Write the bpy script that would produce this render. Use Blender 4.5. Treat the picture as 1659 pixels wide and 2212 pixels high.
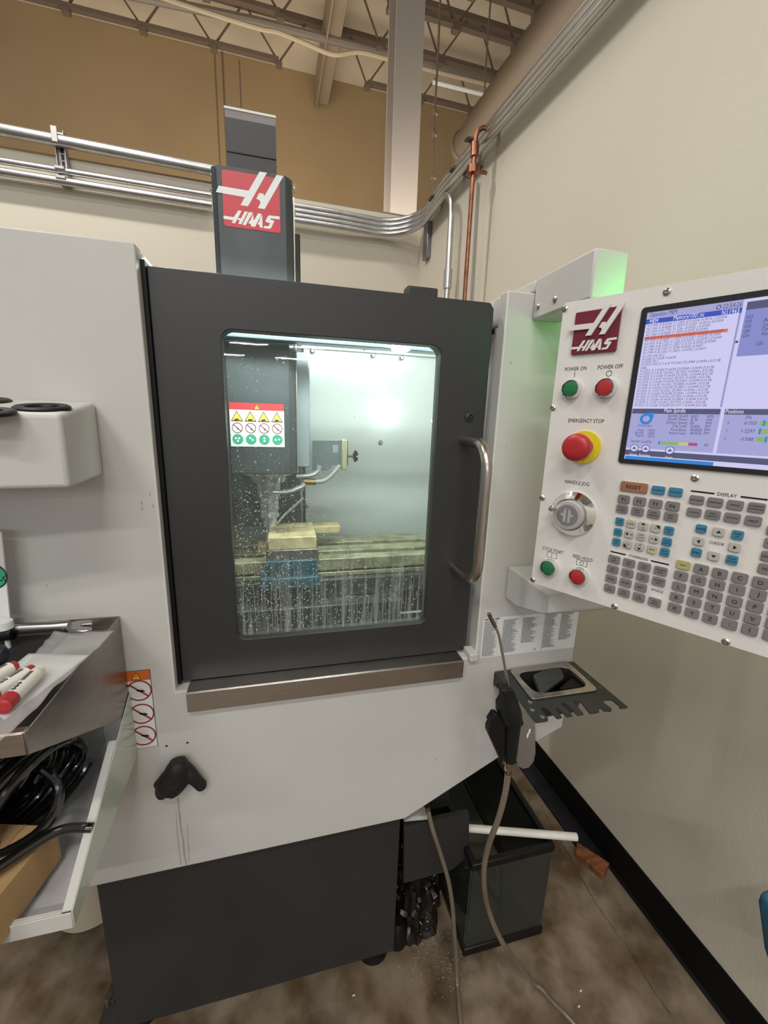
import bpy, bmesh, math, random
from mathutils import Vector, Matrix, noise
from mathutils.geometry import tessellate_polygon
random.seed(7)
for o in list(bpy.data.objects): bpy.data.objects.remove(o)
SC = bpy.context.scene
COL = SC.collection
V = Vector
# ------------------------------------------------------------------ camera
W_, H_, F_ = 1659.0, 2212.0, 884.0
YAW, PITCH, ROLL = map(math.radians, (14.1, -12.74, 1.84))
CAM = V((0, 0, 1.45))
fw = V((math.sin(YAW)*math.cos(PITCH), math.cos(YAW)*math.cos(PITCH), math.sin(PITCH)))
r0 = V((math.cos(YAW), -math.sin(YAW), 0)); u0 = r0.cross(fw)
rt = r0*math.cos(ROLL)+u0*math.sin(ROLL); up = u0*math.cos(ROLL)-r0*math.sin(ROLL)
cd = bpy.data.cameras.new('camera'); cam = bpy.data.objects.new('camera', cd); COL.objects.link(cam)
cd.sensor_fit = 'HORIZONTAL'; cd.sensor_width = 36; cd.lens = 36*F_/W_; cd.clip_start = 0.02; cd.clip_end = 100
m = Matrix((rt, up, -fw)).transposed().to_4x4(); m.translation = CAM; cam.matrix_world = m
SC.camera = cam
# ------------------------------------------------------------------ world, lights, exposure
wd = bpy.data.worlds.new('world'); SC.world = wd; wd.use_nodes = True
wd.node_tree.nodes['Background'].inputs[0].default_value = (0.86, 0.92, 1.0, 1)
wd.node_tree.nodes['Background'].inputs[1].default_value = 0.30
SC.view_settings.view_transform = 'Standard'; SC.view_settings.look = 'None'
SC.view_settings.gamma = 1; SC.view_settings.use_curve_mapping = False
SC.view_settings.exposure = 0.0
def area(name, loc, target, sx, sy, power, color, spread=180):
    l = bpy.data.lights.new(name, 'AREA'); l.shape = 'RECTANGLE'; l.size = sx; l.size_y = sy
    l.energy = power; l.color = color; l.spread = math.radians(spread)
    o = bpy.data.objects.new(name, l); COL.objects.link(o); o.location = loc
    o.rotation_euler = (V(target)-V(loc)).to_track_quat('-Z', 'Y').to_euler(); return o
WARM = (1.0, 0.955, 0.89)
for (x, y, e) in [(-1.9, -1.6, 46), (-0.2, -1.7, 44), (-1.5, 0.5, 22), (-1.7, 1.95, 54), (0.1, 2.1, 14), (-0.2, -3.6, 48), (-1.9, -3.6, 50)]:  # the weakest one is added to brighten the back wall near the corner
    area('ceiling_lamp_light', (x, y, 4.3), (x, y+0.001, 0), 1.2, 0.12, e, WARM)
for (x, y) in [(-4.2, -8.5), (-2.4, -8.5), (-2.6, -11), (-0.6, -11), (1.2, -11), (-2.9, -13.5), (-1.0, -13.5), (0.9, -13.5), (-2.0, -16.5), (0.4, -16.5)]:
    area('ceiling_lamp_light', (x, y, 3.75), (x, y+0.9, 0), 1.2, 0.03, 40, (0.97, 0.98, 1.0))
area('warehouse_lamp_light', (0.5, 6.0, 5.6), (0.6, 8.6, 4.0), 3, 0.4, 30, (1.0, 0.80, 0.52))
area('warehouse_lamp_light', (-5, 5.5, 5.2), (-3, 8, 4.5), 3, 0.4, 17, (1.0, 0.88, 0.80))
area('roof_fill_light', (0.6, 5.4, 3.2), (0.8, 5.9, 8), 6, 3, 190, (1.0, 0.90, 0.76))  # added fill facing up, brightens the roof deck; no fixture there
area('roof_fill_light', (-4.5, 5.0, 3.2), (-4.0, 5.6, 8), 4, 3, 90, (1.0, 0.90, 0.80))  # second added fill for the roof, further left
# ------------------------------------------------------------------ projection helpers: pixel of the photograph onto a real plane
def ray(x, y): return rt*((x-W_/2)/F_)-up*((y-H_/2)/F_)+fw
def aY(x, y, Y): d = ray(x, y); return CAM+d*(Y/d.y)
def aZ(x, y, Z): d = ray(x, y); return CAM+d*((Z-CAM.z)/d.z)
def aX(x, y, X): d = ray(x, y); return CAM+d*(X/d.x)
DY = math.radians(1.64)                    # the room stands slightly turned against the machine
RX, RY = V((math.cos(DY), math.sin(DY), 0)), V((-math.sin(DY), math.cos(DY), 0))
def room(x, y, z): return RX*x+RY*y+V((0, 0, z))
def aRX(px, py, x): d = ray(px, py); return CAM+d*(x/d.dot(RX))
def aRY(px, py, y): d = ray(px, py); return CAM+d*(y/d.dot(RY))
# ------------------------------------------------------------------ materials
MATS = {}
def srgb(h):
    c = [int(h[i:i+2], 16)/255 for i in (0, 2, 4)]
    return tuple(((x+0.055)/1.055)**2.4 if x > 0.04045 else x/12.92 for x in c)+(1,)
def mat(name, color, rough=0.5, metal=0.0, noise_amt=0.0, scale=8, bump=0.0, bscale=200, col2=None, stretch=None, emit=None, estr=1, spec=None, coat=0, trans=0, alpha=1, ior=None, detail=4, rvar=0):
    if name in MATS: return MATS[name]
    mt = bpy.data.materials.new(name); mt.use_nodes = True; nt = mt.node_tree; b = nt.nodes['Principled BSDF']
    c = srgb(color) if isinstance(color, str) else color
    b.inputs['Base Color'].default_value = c; b.inputs['Roughness'].default_value = rough; b.inputs['Metallic'].default_value = metal
    if spec is not None: b.inputs['Specular IOR Level'].default_value = spec
    if coat: b.inputs['Coat Weight'].default_value = coat
    if trans: b.inputs['Transmission Weight'].default_value = trans
    if ior: b.inputs['IOR'].default_value = ior
    if alpha < 1: b.inputs['Alpha'].default_value = alpha
    if emit: b.inputs['Emission Color'].default_value = srgb(emit); b.inputs['Emission Strength'].default_value = estr
    if noise_amt or bump or rvar:
        tc = nt.nodes.new('ShaderNodeTexCoord'); mp = nt.nodes.new('ShaderNodeMapping'); nt.links.new(tc.outputs['Object'], mp.inputs[0])
        if stretch: mp.inputs['Scale'].default_value = stretch
    if noise_amt or rvar:
        n = nt.nodes.new('ShaderNodeTexNoise'); n.inputs['Scale'].default_value = scale; n.inputs['Detail'].default_value = detail; nt.links.new(mp.outputs[0], n.inputs['Vector'])
        rp = nt.nodes.new('ShaderNodeValToRGB'); nt.links.new(n.outputs[0], rp.inputs[0])
        d = srgb(col2) if col2 else tuple(x*(1-noise_amt) for x in c[:3])+(1,)
        rp.color_ramp.elements[0].position = 0.35; rp.color_ramp.elements[1].position = 0.65
        rp.color_ramp.elements[0].color = d; rp.color_ramp.elements[1].color = c
        if noise_amt: nt.links.new(rp.outputs[0], b.inputs['Base Color'])
        if rvar:
            mr = nt.nodes.new('ShaderNodeMapRange'); nt.links.new(n.outputs[0], mr.inputs[0])
            mr.inputs[3].default_value = rough-rvar; mr.inputs[4].default_value = rough+rvar; nt.links.new(mr.outputs[0], b.inputs['Roughness'])
    if bump:
        n2 = nt.nodes.new('ShaderNodeTexNoise'); n2.inputs['Scale'].default_value = bscale; n2.inputs['Detail'].default_value = 3; nt.links.new(mp.outputs[0], n2.inputs['Vector'])
        bp = nt.nodes.new('ShaderNodeBump'); bp.inputs['Strength'].default_value = bump; bp.inputs['Distance'].default_value = 0.002
        nt.links.new(n2.outputs[0], bp.inputs['Height']); nt.links.new(bp.outputs[0], b.inputs['Normal'])
    MATS[name] = mt; return mt
def flat(name, color, s=1.0):               # a lit screen element
    if name in MATS: return MATS[name]
    return mat(name, '000000', 0.25, emit=color, estr=s)
PAINT = mat('machine_white_paint', (0.57, 0.565, 0.54, 1), 0.48, noise_amt=0.05, scale=3, bump=0.12, bscale=420, spec=.3)
DARK = mat('charcoal_powder_coat', (0.030, 0.030, 0.030, 1), 0.42, noise_amt=0.12, scale=3, bump=0.2, bscale=600)
HEADP = mat('head_cover_paint', (0.050, 0.058, 0.062, 1), 0.42, noise_amt=0.3, scale=9, bump=0.1, bscale=300)
HEADE = mat('head_cover_edge', (0.03, 0.035, 0.038, 1), 0.45)
BLACK = mat('black_plastic', (0.006, 0.006, 0.007, 1), 0.45, spec=.25)
RUBBER = mat('black_rubber', (0.006, 0.006, 0.006, 1), 0.55)
STEEL = mat('brushed_stainless', (0.52, 0.48, 0.45, 1), 0.30, 1.0, noise_amt=0.12, scale=30, stretch=(1, 1, 14), bump=0.05, bscale=90)
CHROME = mat('chrome', (0.80, 0.80, 0.80, 1), 0.10, 1.0)
SATIN = mat('satin_nickel', (0.50, 0.46, 0.42, 1), 0.27, 1.0)
GALV = mat('galvanised_conduit', (0.60, 0.60, 0.60, 1), 0.33, 1.0, noise_amt=0.15, scale=15)
SCREW = mat('screw_steel', (0.55, 0.53, 0.50, 1), 0.22, 1.0)
COPPER = mat('copper_pipe_metal', (0.42, 0.18, 0.11, 1), 0.36, 1.0, noise_amt=0.5, scale=14)
PEND = mat('pendant_plate_paint', (0.73, 0.705, 0.675, 1), 0.45, noise_amt=0.03, scale=5, bump=0.1, bscale=500)
WALL = mat('cream_wall_paint', (0.66, 0.61, 0.505, 1), 0.7, noise_amt=0.03, scale=2, bump=0.35, bscale=110)
TAN = mat('tan_far_wall', (0.335, 0.238, 0.128, 1), 0.8, noise_amt=0.12, scale=0.6)
ROOF = mat('roof_deck', (0.62, 0.53, 0.40, 1), 0.8, noise_amt=0.15, scale=1.2)
IRON = mat('primed_joist_steel', (0.13, 0.095, 0.07, 1), 0.6)
COLP = mat('column_paint', (0.42, 0.37, 0.33, 1), 0.6)
LOGO_RED = mat('logo_red', (0.52, 0.03, 0.045, 1), 0.35, noise_amt=0.12, scale=40)
LOGO_WHITE = mat('logo_white', (0.72, 0.74, 0.74, 1), 0.4)
MAROON = mat('emblem_maroon', (0.16, 0.018, 0.035, 1), 0.35)
INK = mat('black_ink', (0.012, 0.012, 0.012, 1), 0.5)
WHITE = mat('white_vinyl', (0.75, 0.76, 0.76, 1), 0.35)
RED = mat('red_plastic', (0.42, 0.02, 0.025, 1), 0.38)
REDP = mat('red_print', (0.50, 0.035, 0.04, 1), 0.4)
CRIM = mat('crimson_print', (0.30, 0.02, 0.035, 1), 0.4)
YEL = mat('yellow_print', (0.80, 0.58, 0.07, 1), 0.4)
YELR = mat('yellow_collar', (0.72, 0.60, 0.03, 1), 0.4)
GRN = mat('green_print', (0.04, 0.36, 0.20, 1), 0.4)
ORANGE = mat('orange_print', (0.62, 0.14, 0.025, 1), 0.35)
GREENB = mat('green_button', (0.02, 0.16, 0.06, 1), 0.3)
REDB = mat('red_button', (0.42, 0.025, 0.03, 1), 0.3)
# ------------------------------------------------------------------ mesh builder
ORG = {}
class MB:
    def __init__(s): s.v = []; s.f = []; s.m = []; s.mats = []
    def mi(s, m):
        if m not in s.mats: s.mats.append(m)
        return s.mats.index(m)
    def add(s, vs, fs, m):
        k = len(s.v); i = s.mi(m); s.v += [V(p) for p in vs]
        for f in fs: s.f.append(tuple(k+a for a in f)); s.m.append(i)
    def obox(s, o, a, b, c, m):             # corner o and three edge vectors
        o, a, b, c = V(o), V(a), V(b), V(c)
        if a.cross(b).dot(c) < 0: a, b = b, a
        s.add([o, o+a, o+a+b, o+b, o+c, o+a+c, o+a+b+c, o+b+c], [(3, 2, 1, 0), (4, 5, 6, 7), (0, 1, 5, 4), (1, 2, 6, 5), (2, 3, 7, 6), (3, 0, 4, 7)], m)
    def box(s, x0, x1, y0, y1, z0, z1, m): s.obox((x0, y0, z0), (x1-x0, 0, 0), (0, y1-y0, 0), (0, 0, z1-z0), m)
    def prism(s, pts, ext, m, holes=()):    # planar polygon pushed along ext
        ext = V(ext); loops = [[V(p) for p in pts]]+[[V(p) for p in h] for h in holes]
        flatl = [p for l in loops for p in l]
        if holes or len(pts) > 4:
            tris = tessellate_polygon(loops); tris = [tuple(t) for t in tris]
        else: tris = [tuple(range(len(pts)))]
        n = V((0, 0, 0)); l = loops[0]
        for i in range(len(l)): n += l[i].cross(l[(i+1) % len(l)])
        if not holes and len(pts) > 4: tris = [tuple(range(len(pts)))]
        out = []
        for t in tris:
            tn = V((0, 0, 0))
            for i in range(len(t)): tn += flatl[t[i]].cross(flatl[t[(i+1) % len(t)]])
            out.append(t if tn.dot(ext) < 0 else t[::-1])
        N = len(flatl); fs = list(out)+[tuple(N+a for a in t[::-1]) for t in out]
        k = 0
        for li, l in enumerate(loops):
            c = len(l); nn = V((0, 0, 0))
            for i in range(c): nn += l[i].cross(l[(i+1) % c])
            flip = (nn.dot(ext) < 0) ^ (li > 0)
            for i in range(c):
                a, b = k+i, k+(i+1) % c
                q = (a, b, N+b, N+a); fs.append(q[::-1] if flip else q)
            k += c
        s.add(flatl+[p+ext for p in flatl], fs, m)
    def poly(s, pts, m): s.add(pts, [tuple(range(len(pts)))], m)
    def tube(s, path, r, m, seg=12, caps=True):
        path = [V(p) for p in path]; n = len(path); rs = r if isinstance(r, (list, tuple)) else [r]*n
        vs = []; fs = []; t0 = (path[1]-path[0]).normalized(); a = t0.orthogonal().normalized()
        for i, p in enumerate(path):
            t = (path[min(i+1, n-1)]-path[max(i-1, 0)]).normalized()
            a = (a-t*a.dot(t)).normalized(); b = t.cross(a)
            for k in range(seg):
                g = 2*math.pi*k/seg; vs.append(p+(a*math.cos(g)+b*math.sin(g))*rs[i])
        for i in range(n-1):
            for k in range(seg):
                fs.append((i*seg+k, i*seg+(k+1) % seg, (i+1)*seg+(k+1) % seg, (i+1)*seg+k))
        if caps: fs += [tuple(range(seg))[::-1], tuple((n-1)*seg+k for k in range(seg))]
        s.add(vs, fs, m)
    def cyl(s, p0, p1, r0, r1, m, seg=24): s.tube([p0, p1], [r0, r1], m, seg)
    def lathe(s, o, ax, prof, m, seg=32, mseq=None):   # prof: (distance along axis, radius)
        o = V(o); kk = V(ax).length; ax = V(ax).normalized(); a = ax.orthogonal().normalized(); b = ax.cross(a)
        vs = []; n = len(prof); prof = [(d*kk, r*kk) for d, r in prof]
        for d, r in prof:
            for k in range(seg):
                g = 2*math.pi*k/seg; vs.append(o+ax*d+(a*math.cos(g)+b*math.sin(g))*r)
        fs = [(i*seg+k, i*seg+(k+1) % seg, (i+1)*seg+(k+1) % seg, (i+1)*seg+k) for i in range(n-1) for k in range(seg)]
        fs += [tuple(range(seg))[::-1], tuple((n-1)*seg+k for k in range(seg))]
        s.add(vs, fs, m)
    def build(s, name, parent=None, bevel=0, seg=2, smooth=True, org=None, remesh=0):
        me = bpy.data.meshes.new(name)
        if org is None:
            xs = [p.x for p in s.v]; ys = [p.y for p in s.v]; zs = [p.z for p in s.v]
            org = V(((min(xs)+max(xs))/2, (min(ys)+max(ys))/2, min(zs)))
        org = V(org)
        me.from_pydata([p-org for p in s.v], [], s.f)
        for mm in s.mats: me.materials.append(mm)
        me.polygons.foreach_set('material_index', s.m)
        if smooth:
            me.polygons.foreach_set('use_smooth', [True]*len(s.f)); me.set_sharp_from_angle(angle=math.radians(35))
        o = bpy.data.objects.new(name, me); COL.objects.link(o); ORG[o.name] = org
        if parent is not None: o.parent = parent; o.location = org-ORG[parent.name]
        else: o.location = org
        if remesh:
            rm = o.modifiers.new('r', 'REMESH'); rm.mode = 'VOXEL'; rm.voxel_size = remesh; rm.use_smooth_shade = True
            sm = o.modifiers.new('s', 'SMOOTH'); sm.iterations = 4
        if bevel:
            b = o.modifiers.new('b', 'BEVEL'); b.width = bevel; b.segments = seg; b.limit_method = 'ANGLE'; b.angle_limit = math.radians(40); b.harden_normals = False
        return o
def thing(name, loc, label, cat, group=None):
    o = bpy.data.objects.new(name, None); COL.objects.link(o); o.location = loc; o.empty_display_size = .05
    ORG[o.name] = V(loc); return tag(o, label, cat, group)
def tag(o, label, cat, group=None):
    o['label'] = label; o['category'] = cat
    if group: o['group'] = group
    return o
def struct(o): o['kind'] = 'structure'; return o
def stuff(o): o['kind'] = 'stuff'; return o
def smoothpath(pts, n=8):                   # Catmull-Rom
    pts = [V(p) for p in pts]; P = [pts[0]*2-pts[1]]+pts+[pts[-1]*2-pts[-2]]; out = []
    for i in range(1, len(P)-2):
        a, b, c, d = P[i-1:i+3]
        for k in range(n):
            t = k/n; out.append(((b*2)+(c-a)*t+(a*2-b*5+c*4-d)*t*t+(b*3-a-c*3+d)*t**3)/2)
    out.append(pts[-1]); return out
def rrect(x0, x1, y0, y1, r, n=6):
    out = []
    for cx, cy, a in ((x1-r, y1-r, 0), (x0+r, y1-r, 90), (x0+r, y0+r, 180), (x1-r, y0+r, 270)):
        for k in range(n+1):
            g = math.radians(a+90*k/n); out.append((cx+r*math.cos(g), cy+r*math.sin(g)))
    return out
FONT = {}
def glyphs(t):
    if t not in FONT:
        c = bpy.data.curves.new('t', 'FONT'); c.body = t; c.size = 1; c.align_x = 'CENTER'; c.align_y = 'CENTER'; c.resolution_u = 2
        o = bpy.data.objects.new('t', c); COL.objects.link(o); bpy.context.view_layer.update()
        me = bpy.data.meshes.new_from_object(o.evaluated_get(bpy.context.evaluated_depsgraph_get()))
        vs = [v.co.copy() for v in me.vertices]; fs = [tuple(p.vertices) for p in me.polygons]
        bpy.data.objects.remove(o); bpy.data.curves.remove(c); bpy.data.meshes.remove(me)
        FONT[t] = (vs, fs)
    return FONT[t]
def text(mb, t, o, U, Vv, size, m, align='c', width=None, off=None):
    vs, fs = glyphs(t)
    if not vs: return
    x0 = min(v.x for v in vs); x1 = max(v.x for v in vs); y0 = min(v.y for v in vs); y1 = max(v.y for v in vs)
    sx = width/(x1-x0) if width else size
    dx = {'c': -(x0+x1)/2, 'l': -x0, 'r': -x1}[align]
    o = V(o); mb.add([o+U*((v.x+dx)*sx)+Vv*((v.y-(y0+y1)/2)*size) for v in vs], fs, m)
X, Y, Z = V((1, 0, 0)), V((0, 1, 0)), V((0, 0, 1))
class Plane:                                # local drawing plane: origin, right, up, outward normal
    def __init__(s, o, U, Vv, N): s.o, s.U, s.V, s.N = V(o), V(U), V(Vv), V(N)
    def p(s, u, v, n=0): return s.o+s.U*u+s.V*v+s.N*n
    def px(s, x, y, n=0):
        d = ray(x, y); t = (s.o+s.N*n-CAM).dot(s.N)/d.dot(s.N); q = CAM+d*t-s.o; return q.dot(s.U)/s.U.length_squared, q.dot(s.V)/s.V.length_squared
    def rect(s, mb, u0, u1, v0, v1, n, m): mb.poly([s.p(u0, v0, n), s.p(u1, v0, n), s.p(u1, v1, n), s.p(u0, v1, n)], m)
    def pts(s, mb, pts, n, m):
        mb.poly([s.p(a, b, n) for a, b in pts], m)
    def shape(s, mb, pts, n, m):            # concave polygon
        P = [V((a, b, 0)) for a, b in pts]; tr = tessellate_polygon([P]); w = [s.p(a, b, n) for a, b in pts]
        fs = []
        for t in tr:
            nn = (P[t[1]]-P[t[0]]).cross(P[t[2]]-P[t[0]]).z; fs.append(tuple(t) if nn > 0 else tuple(t)[::-1])
        mb.add(w, fs, m)
    def disc(s, mb, u, v, r, n, m, seg=20): s.pts(mb, [(u+r*math.cos(2*math.pi*k/seg), v+r*math.sin(2*math.pi*k/seg)) for k in range(seg)], n, m)
    def ring(s, mb, u, v, r, w, n, m, seg=24):
        for k in range(seg):
            a, b = 2*math.pi*k/seg, 2*math.pi*(k+1)/seg
            s.pts(mb, [(u+(r-w)*math.cos(a), v+(r-w)*math.sin(a)), (u+r*math.cos(a), v+r*math.sin(a)), (u+r*math.cos(b), v+r*math.sin(b)), (u+(r-w)*math.cos(b), v+(r-w)*math.sin(b))], n, m)
    def text(s, mb, t, u, v, size, n, m, **k): text(mb, t, s.p(u, v, n), s.U, s.V, size, m, **k)
# the company mark, in units of its red square (measured on the head cover)
LH = [[(235,445),(700,525),(870,228),(988,245),(690,768),(575,750),(640,625),(190,545)],
      [(1135,278),(1245,297),(950,812),(845,795),(885,715),(880,690),(862,668),(820,650),(865,560),(930,570),(948,605)]]
LW = [[(310,912),(470,936),(540,830),(592,838),(492,1032),(437,1024),(460,985),(310,960)],
      [(640,846),(690,853),(590,1046),(540,1042),(562,988),(528,978),(545,948),(582,955)],
      [(706,856),(768,864),(655,1062),(606,1055)],
      [(768,880),(782,990),(850,876),(906,888),(802,1086),(738,1078),(735,1040),(696,1030),(722,985),(732,985)],
      [(912,900),(920,1106),(872,1092),(868,1052),(838,1048),(862,1004),(868,1004),(880,950)],
      [(1182,925),(1183,972),(1046,957),(1034,972),(1092,986),(1100,1004),(1050,1106),(1030,1118),(930,1106),(945,1070),(1008,1078),(1036,1030),(972,1012),(962,992),(1000,922),(1018,908)]]
# ================================================================== THE ROOM
def quadbox(name, pts, ext, m, parent=None): b = MB(); b.prism(pts, ext, m); return b.build(name, parent)
FLOORM = mat('stained_concrete', (0.25, 0.20, 0.145, 1), 0.55, noise_amt=1, col2='57452f', scale=9, detail=10, bump=0.5, bscale=35)
def tune_floor():
    nt = FLOORM.node_tree; b = nt.nodes['Principled BSDF']
    old = b.inputs['Base Color'].links[0].from_socket
    tc = [n for n in nt.nodes if n.type == 'TEX_COORD'][0]
    n = nt.nodes.new('ShaderNodeTexNoise'); n.inputs['Scale'].default_value = 14; n.inputs['Detail'].default_value = 8; n.inputs['Distortion'].default_value = .25
    nt.links.new(tc.outputs['Object'], n.inputs[0])
    r = nt.nodes.new('ShaderNodeValToRGB'); nt.links.new(n.outputs[0], r.inputs[0])
    r.color_ramp.elements[0].position = .38; r.color_ramp.elements[0].color = (.35, .3, .26, 1); r.color_ramp.elements[1].position = .55
    r.color_ramp.elements[1].color = (1, 1, 1, 1)
    mx = nt.nodes.new('ShaderNodeMix'); mx.data_type = 'RGBA'; mx.blend_type = 'MULTIPLY'; mx.inputs[0].default_value = .5
    nt.links.new(old, mx.inputs[6]); nt.links.new(r.outputs[0], mx.inputs[7]); nt.links.new(mx.outputs[2], b.inputs['Base Color'])
tune_floor()
WX = 1.075                                    # right-hand partition
WB = 3.126                                    # back partition
WH = 2.845                                   # top at the back corner; it falls a little towards the viewer
WN = 2.772
b = MB(); b.prism([room(-9, -6, 0), room(9, -6, 0), room(9, 9.2, 0), room(-9, 9.2, 0)], (0, 0, -.1), FLOORM); floor = struct(b.build('floor'))
b = MB(); cr = MAT_CRACK = mat('crack_dark', (0.03, 0.022, 0.015, 1), 0.9)
def crack(pxs, w):
    P = [aZ(x, y, 0.0008) for x, y in pxs]; P = smoothpath(P, 10)
    for i, p in enumerate(P):
        p += V((random.uniform(-1, 1), random.uniform(-1, 1), 0))*.002
    for i in range(len(P)-1):
        d = (P[i+1]-P[i]).normalized(); s_ = V((-d.y, d.x, 0))*w*random.uniform(.4, 1.2)
        b.poly([P[i]-s_, P[i+1]-s_, P[i+1]+s_, P[i]+s_], cr)
crack([(1168,1740),(1230,1850),(1290,1955),(1350,2040),(1400,2120),(1450,2195)], .0009)
b.build('floor_crack', floor, smooth=False)
b = MB(); b.prism([room(WX, -6, 0), room(WX, WB, 0), room(WX, WB, WH), room(WX, 1.3, WN), room(WX, -6, WN)], RX*.12, WALL); wall_r = struct(b.build('wall_right'))
b = MB(); b.prism([room(-7, WB, 0), room(WX+.12, WB, 0), room(WX+.12, WB, WH), room(-7, WB, WH)], RY*.12, WALL); wall_b = struct(b.build('wall_back'))
b = MB(); b.prism([room(-9, 9.05, 0), room(9, 9.05, 0), room(9, 9.05, 7.7), room(-9, 9.05, 7.7)], RY*.15, TAN)
far = struct(b.build('wall_far'))
b = MB()
for x, w in ((-4.62, .012), (-5.45, .01), (-.72, .012), (-.60, .02)): b.obox(room(x, 9.035, 0), RX*w, RY*.02, (0, 0, 7.6), IRON)
b.build('panel_joint', far)
# cap piece on the back partition (raw timber plate seen behind its edge)
b = MB(); b.obox(room(-7, WB+.001, WH), RX*(7+WX), RY*.118, (0, 0, .012), mat('raw_plate', (0.30, 0.22, 0.13, 1), .8)); struct(b.build('trim_1'))
# baseboard: cove base with a toe
BB = mat('black_cove_base', (0.004, 0.004, 0.0045, 1), 0.55, spec=.2)
BB2 = mat('grey_cove_toe', (0.011, 0.011, 0.014, 1), 0.6, spec=.25, noise_amt=.3, scale=20)
b = MB()
prof = [(WX, .114), (WX-.005, .114), (WX-.005, .022), (WX-.008, .008), (WX-.016, .001), (WX, .001)]
b.prism([room(x, -6, z) for x, z in prof], RY*(6+WB), BB)
bbr = struct(b.build('baseboard_right'))
b = MB(); b.prism([room(x, .875, z) for x, z in ((WX-.0165, .001), (1.000, .001), (1.003, .007), (1.03, .012), (WX-.0165, .010))], RY*2.2, BB2)
b.build('toe_strip', bbr)
# roof: deck, joists, girder
b = MB(); b.prism([room(-9, -6, 7.5), room(9, -6, 7.5), room(9, 9.05, 7.5), room(-9, 9.05, 7.5)], (0, 0, .1), ROOF); ceil = struct(b.build('ceiling'))
def bar(mb, p, q, w, m):
    p, q = V(p), V(q); t = (q-p).normalized(); a = t.cross(Y if abs(t.y) < .9 else X).normalized()*w; c = t.cross(a).normalized()*w
    mb.obox(p-a/2-c/2, q-p, a, c, m)
GX = .86
jy = [8.0, 7.19, 6.62, 6.12, 5.4, 4.7]
segs = [(-8.5, GX-.55, .45), (GX+.12, 7.5, .45)]
for ji, y in enumerate(jy):
    zb, zt = 6.84, 7.42
    b = MB(); b.obox(room(-8.5, y-.05, zt), RX*17, RY*.10, (0, 0, .07), IRON); j = b.build('roof_joist', ceil)
    for x0, x1, e in segs:
        b = MB(); b.obox(room(x0 if x0 < 0 else x0+.75, y-.04, zb), RX*(x1-(x0 if x0 < 0 else x0+.75)), RY*.08, (0, 0, .055), IRON); b.build('bottom_chord', j, smooth=False)
        n = int((x1-x0)/.95)
        b = MB(); wlist = []
        for k in range(n+1):
            xx = x1-k*.95 if x0 < 0 else x0+.75+k*.95
            if xx < x0-.1 or xx > x1+.1: continue
            b2 = MB(); bar(b2, room(xx-.45 if x0 < 0 else xx-.30, y, zt), room(xx-.02, y, zb+.03), .022, IRON); bar(b2, room(xx+.42, y, zt), room(xx+.02, y, zb+.03), .022, IRON)
            b2.obox(room(xx-.05, y-.045, zb-.06), RX*.1, RY*.09, (0, 0, .06), IRON)
            b2.build('web_bar', j, smooth=False)
b = MB(); gm = mat('girder_paint', (0.30, 0.235, 0.165, 1), .6)
b.obox(room(.74+.26, 2.5, 7.05), RX*.22, RY*6.5, (0, 0, .40), gm); b.obox(room(.985, 2.5, 6.95), RX*.03, RY*6.5, (0, 0, .5), gm); b.build('steel_girder', ceil, bevel=.01)
# building column behind the partition
b = MB(); cx0 = room(.885, 4.35, 0)
p0 = aRY(843, 471, 4.3); p1 = aRY(899, 471, 4.3)
x0, x1 = p0.dot(RX), p1.dot(RX)
b.obox(room(x0, 4.3, .0), RX*(x1-x0), RY*.014, (0, 0, 7.45), COLP); b.obox(room(x0, 4.55, .0), RX*(x1-x0), RY*.014, (0, 0, 7.45), COLP)
b.obox(room((x0+x1)/2, 4.3145, .0), RX*.012, RY*.235, (0, 0, 7.45), COLP)
tag(b.build('steel_column'), 'tall grey-tan square steel building column rising behind the back partition', 'column')
# big round duct running above beyond the right wall
dm = mat('brown_duct', (0.095, 0.070, 0.045, 1), .55)
pa, pb = aRX(1003, 318, 2.5), aRX(1262, 0, 2.5)
b = MB(); ya, za = pa.dot(RY), pa.z
pth = [room(2.5, ya, za), room(2.5, -3, za+.02)]
b.tube(pth, .165, dm, 28); dt = b.build('duct_pipe'); tag(dt, 'long round brown duct running high above the top of the right wall', 'duct')
b = MB()
b.lathe(room(2.5, ya-.04, za), -RY, [(-.07, .13), (-.07, .185), (-.02, .19), (.0, .175)], dm); b.build('end_collar', dt)
# pale hoses / pipes under the roof
b = MB(); hm = mat('pale_hose', (0.36, 0.30, 0.21, 1), .5)
yy = 7.0
b.tube(smoothpath([aRY(x, y, yy) for x, y in ((330, -12), (450, 28), (560, 62), (600, 70), (655, 92), (720, 118), (775, 113), (838, 128), (930, 152), (1010, 172), (1090, 192), (1200, 222))], 6), .028, hm, 8)
tag(b.build('roof_hose'), 'wavy pale hose strung across beneath the roof joists behind the column', 'hose')
b = MB(); b.tube([aRY(935, 177, 7.4), aRY(1068, 210, 7.4)], .03, WHITE, 8); tag(b.build('roof_pipe'), 'short straight white pipe hanging under the joists right of the column', 'pipe')
b = MB(); gp = mat('grey_sprinkler', (0.20, 0.17, 0.14, 1), .5)
b.tube([aRY(240, -20, 7.6), aRY(560, 48, 7.6), aRY(905, 133, 7.6), aRY(1120, 184, 7.6)], .055, gp, 10); tag(b.build('sprinkler_pipe'), 'thick dark grey sprinkler pipe hung crosswise under the roof', 'pipe')
b = MB(); b.tube([aRY(952, -20, 5.0), aRY(946, 120, 5.0), aRY(938, 260, 5.0), aRY(934, 450, 5.0)], .012, IRON, 8); cc = b.build('hanging_cable')
tag(cc, 'thin dark cable drop with small fittings right of the tall column', 'cable')
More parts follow.
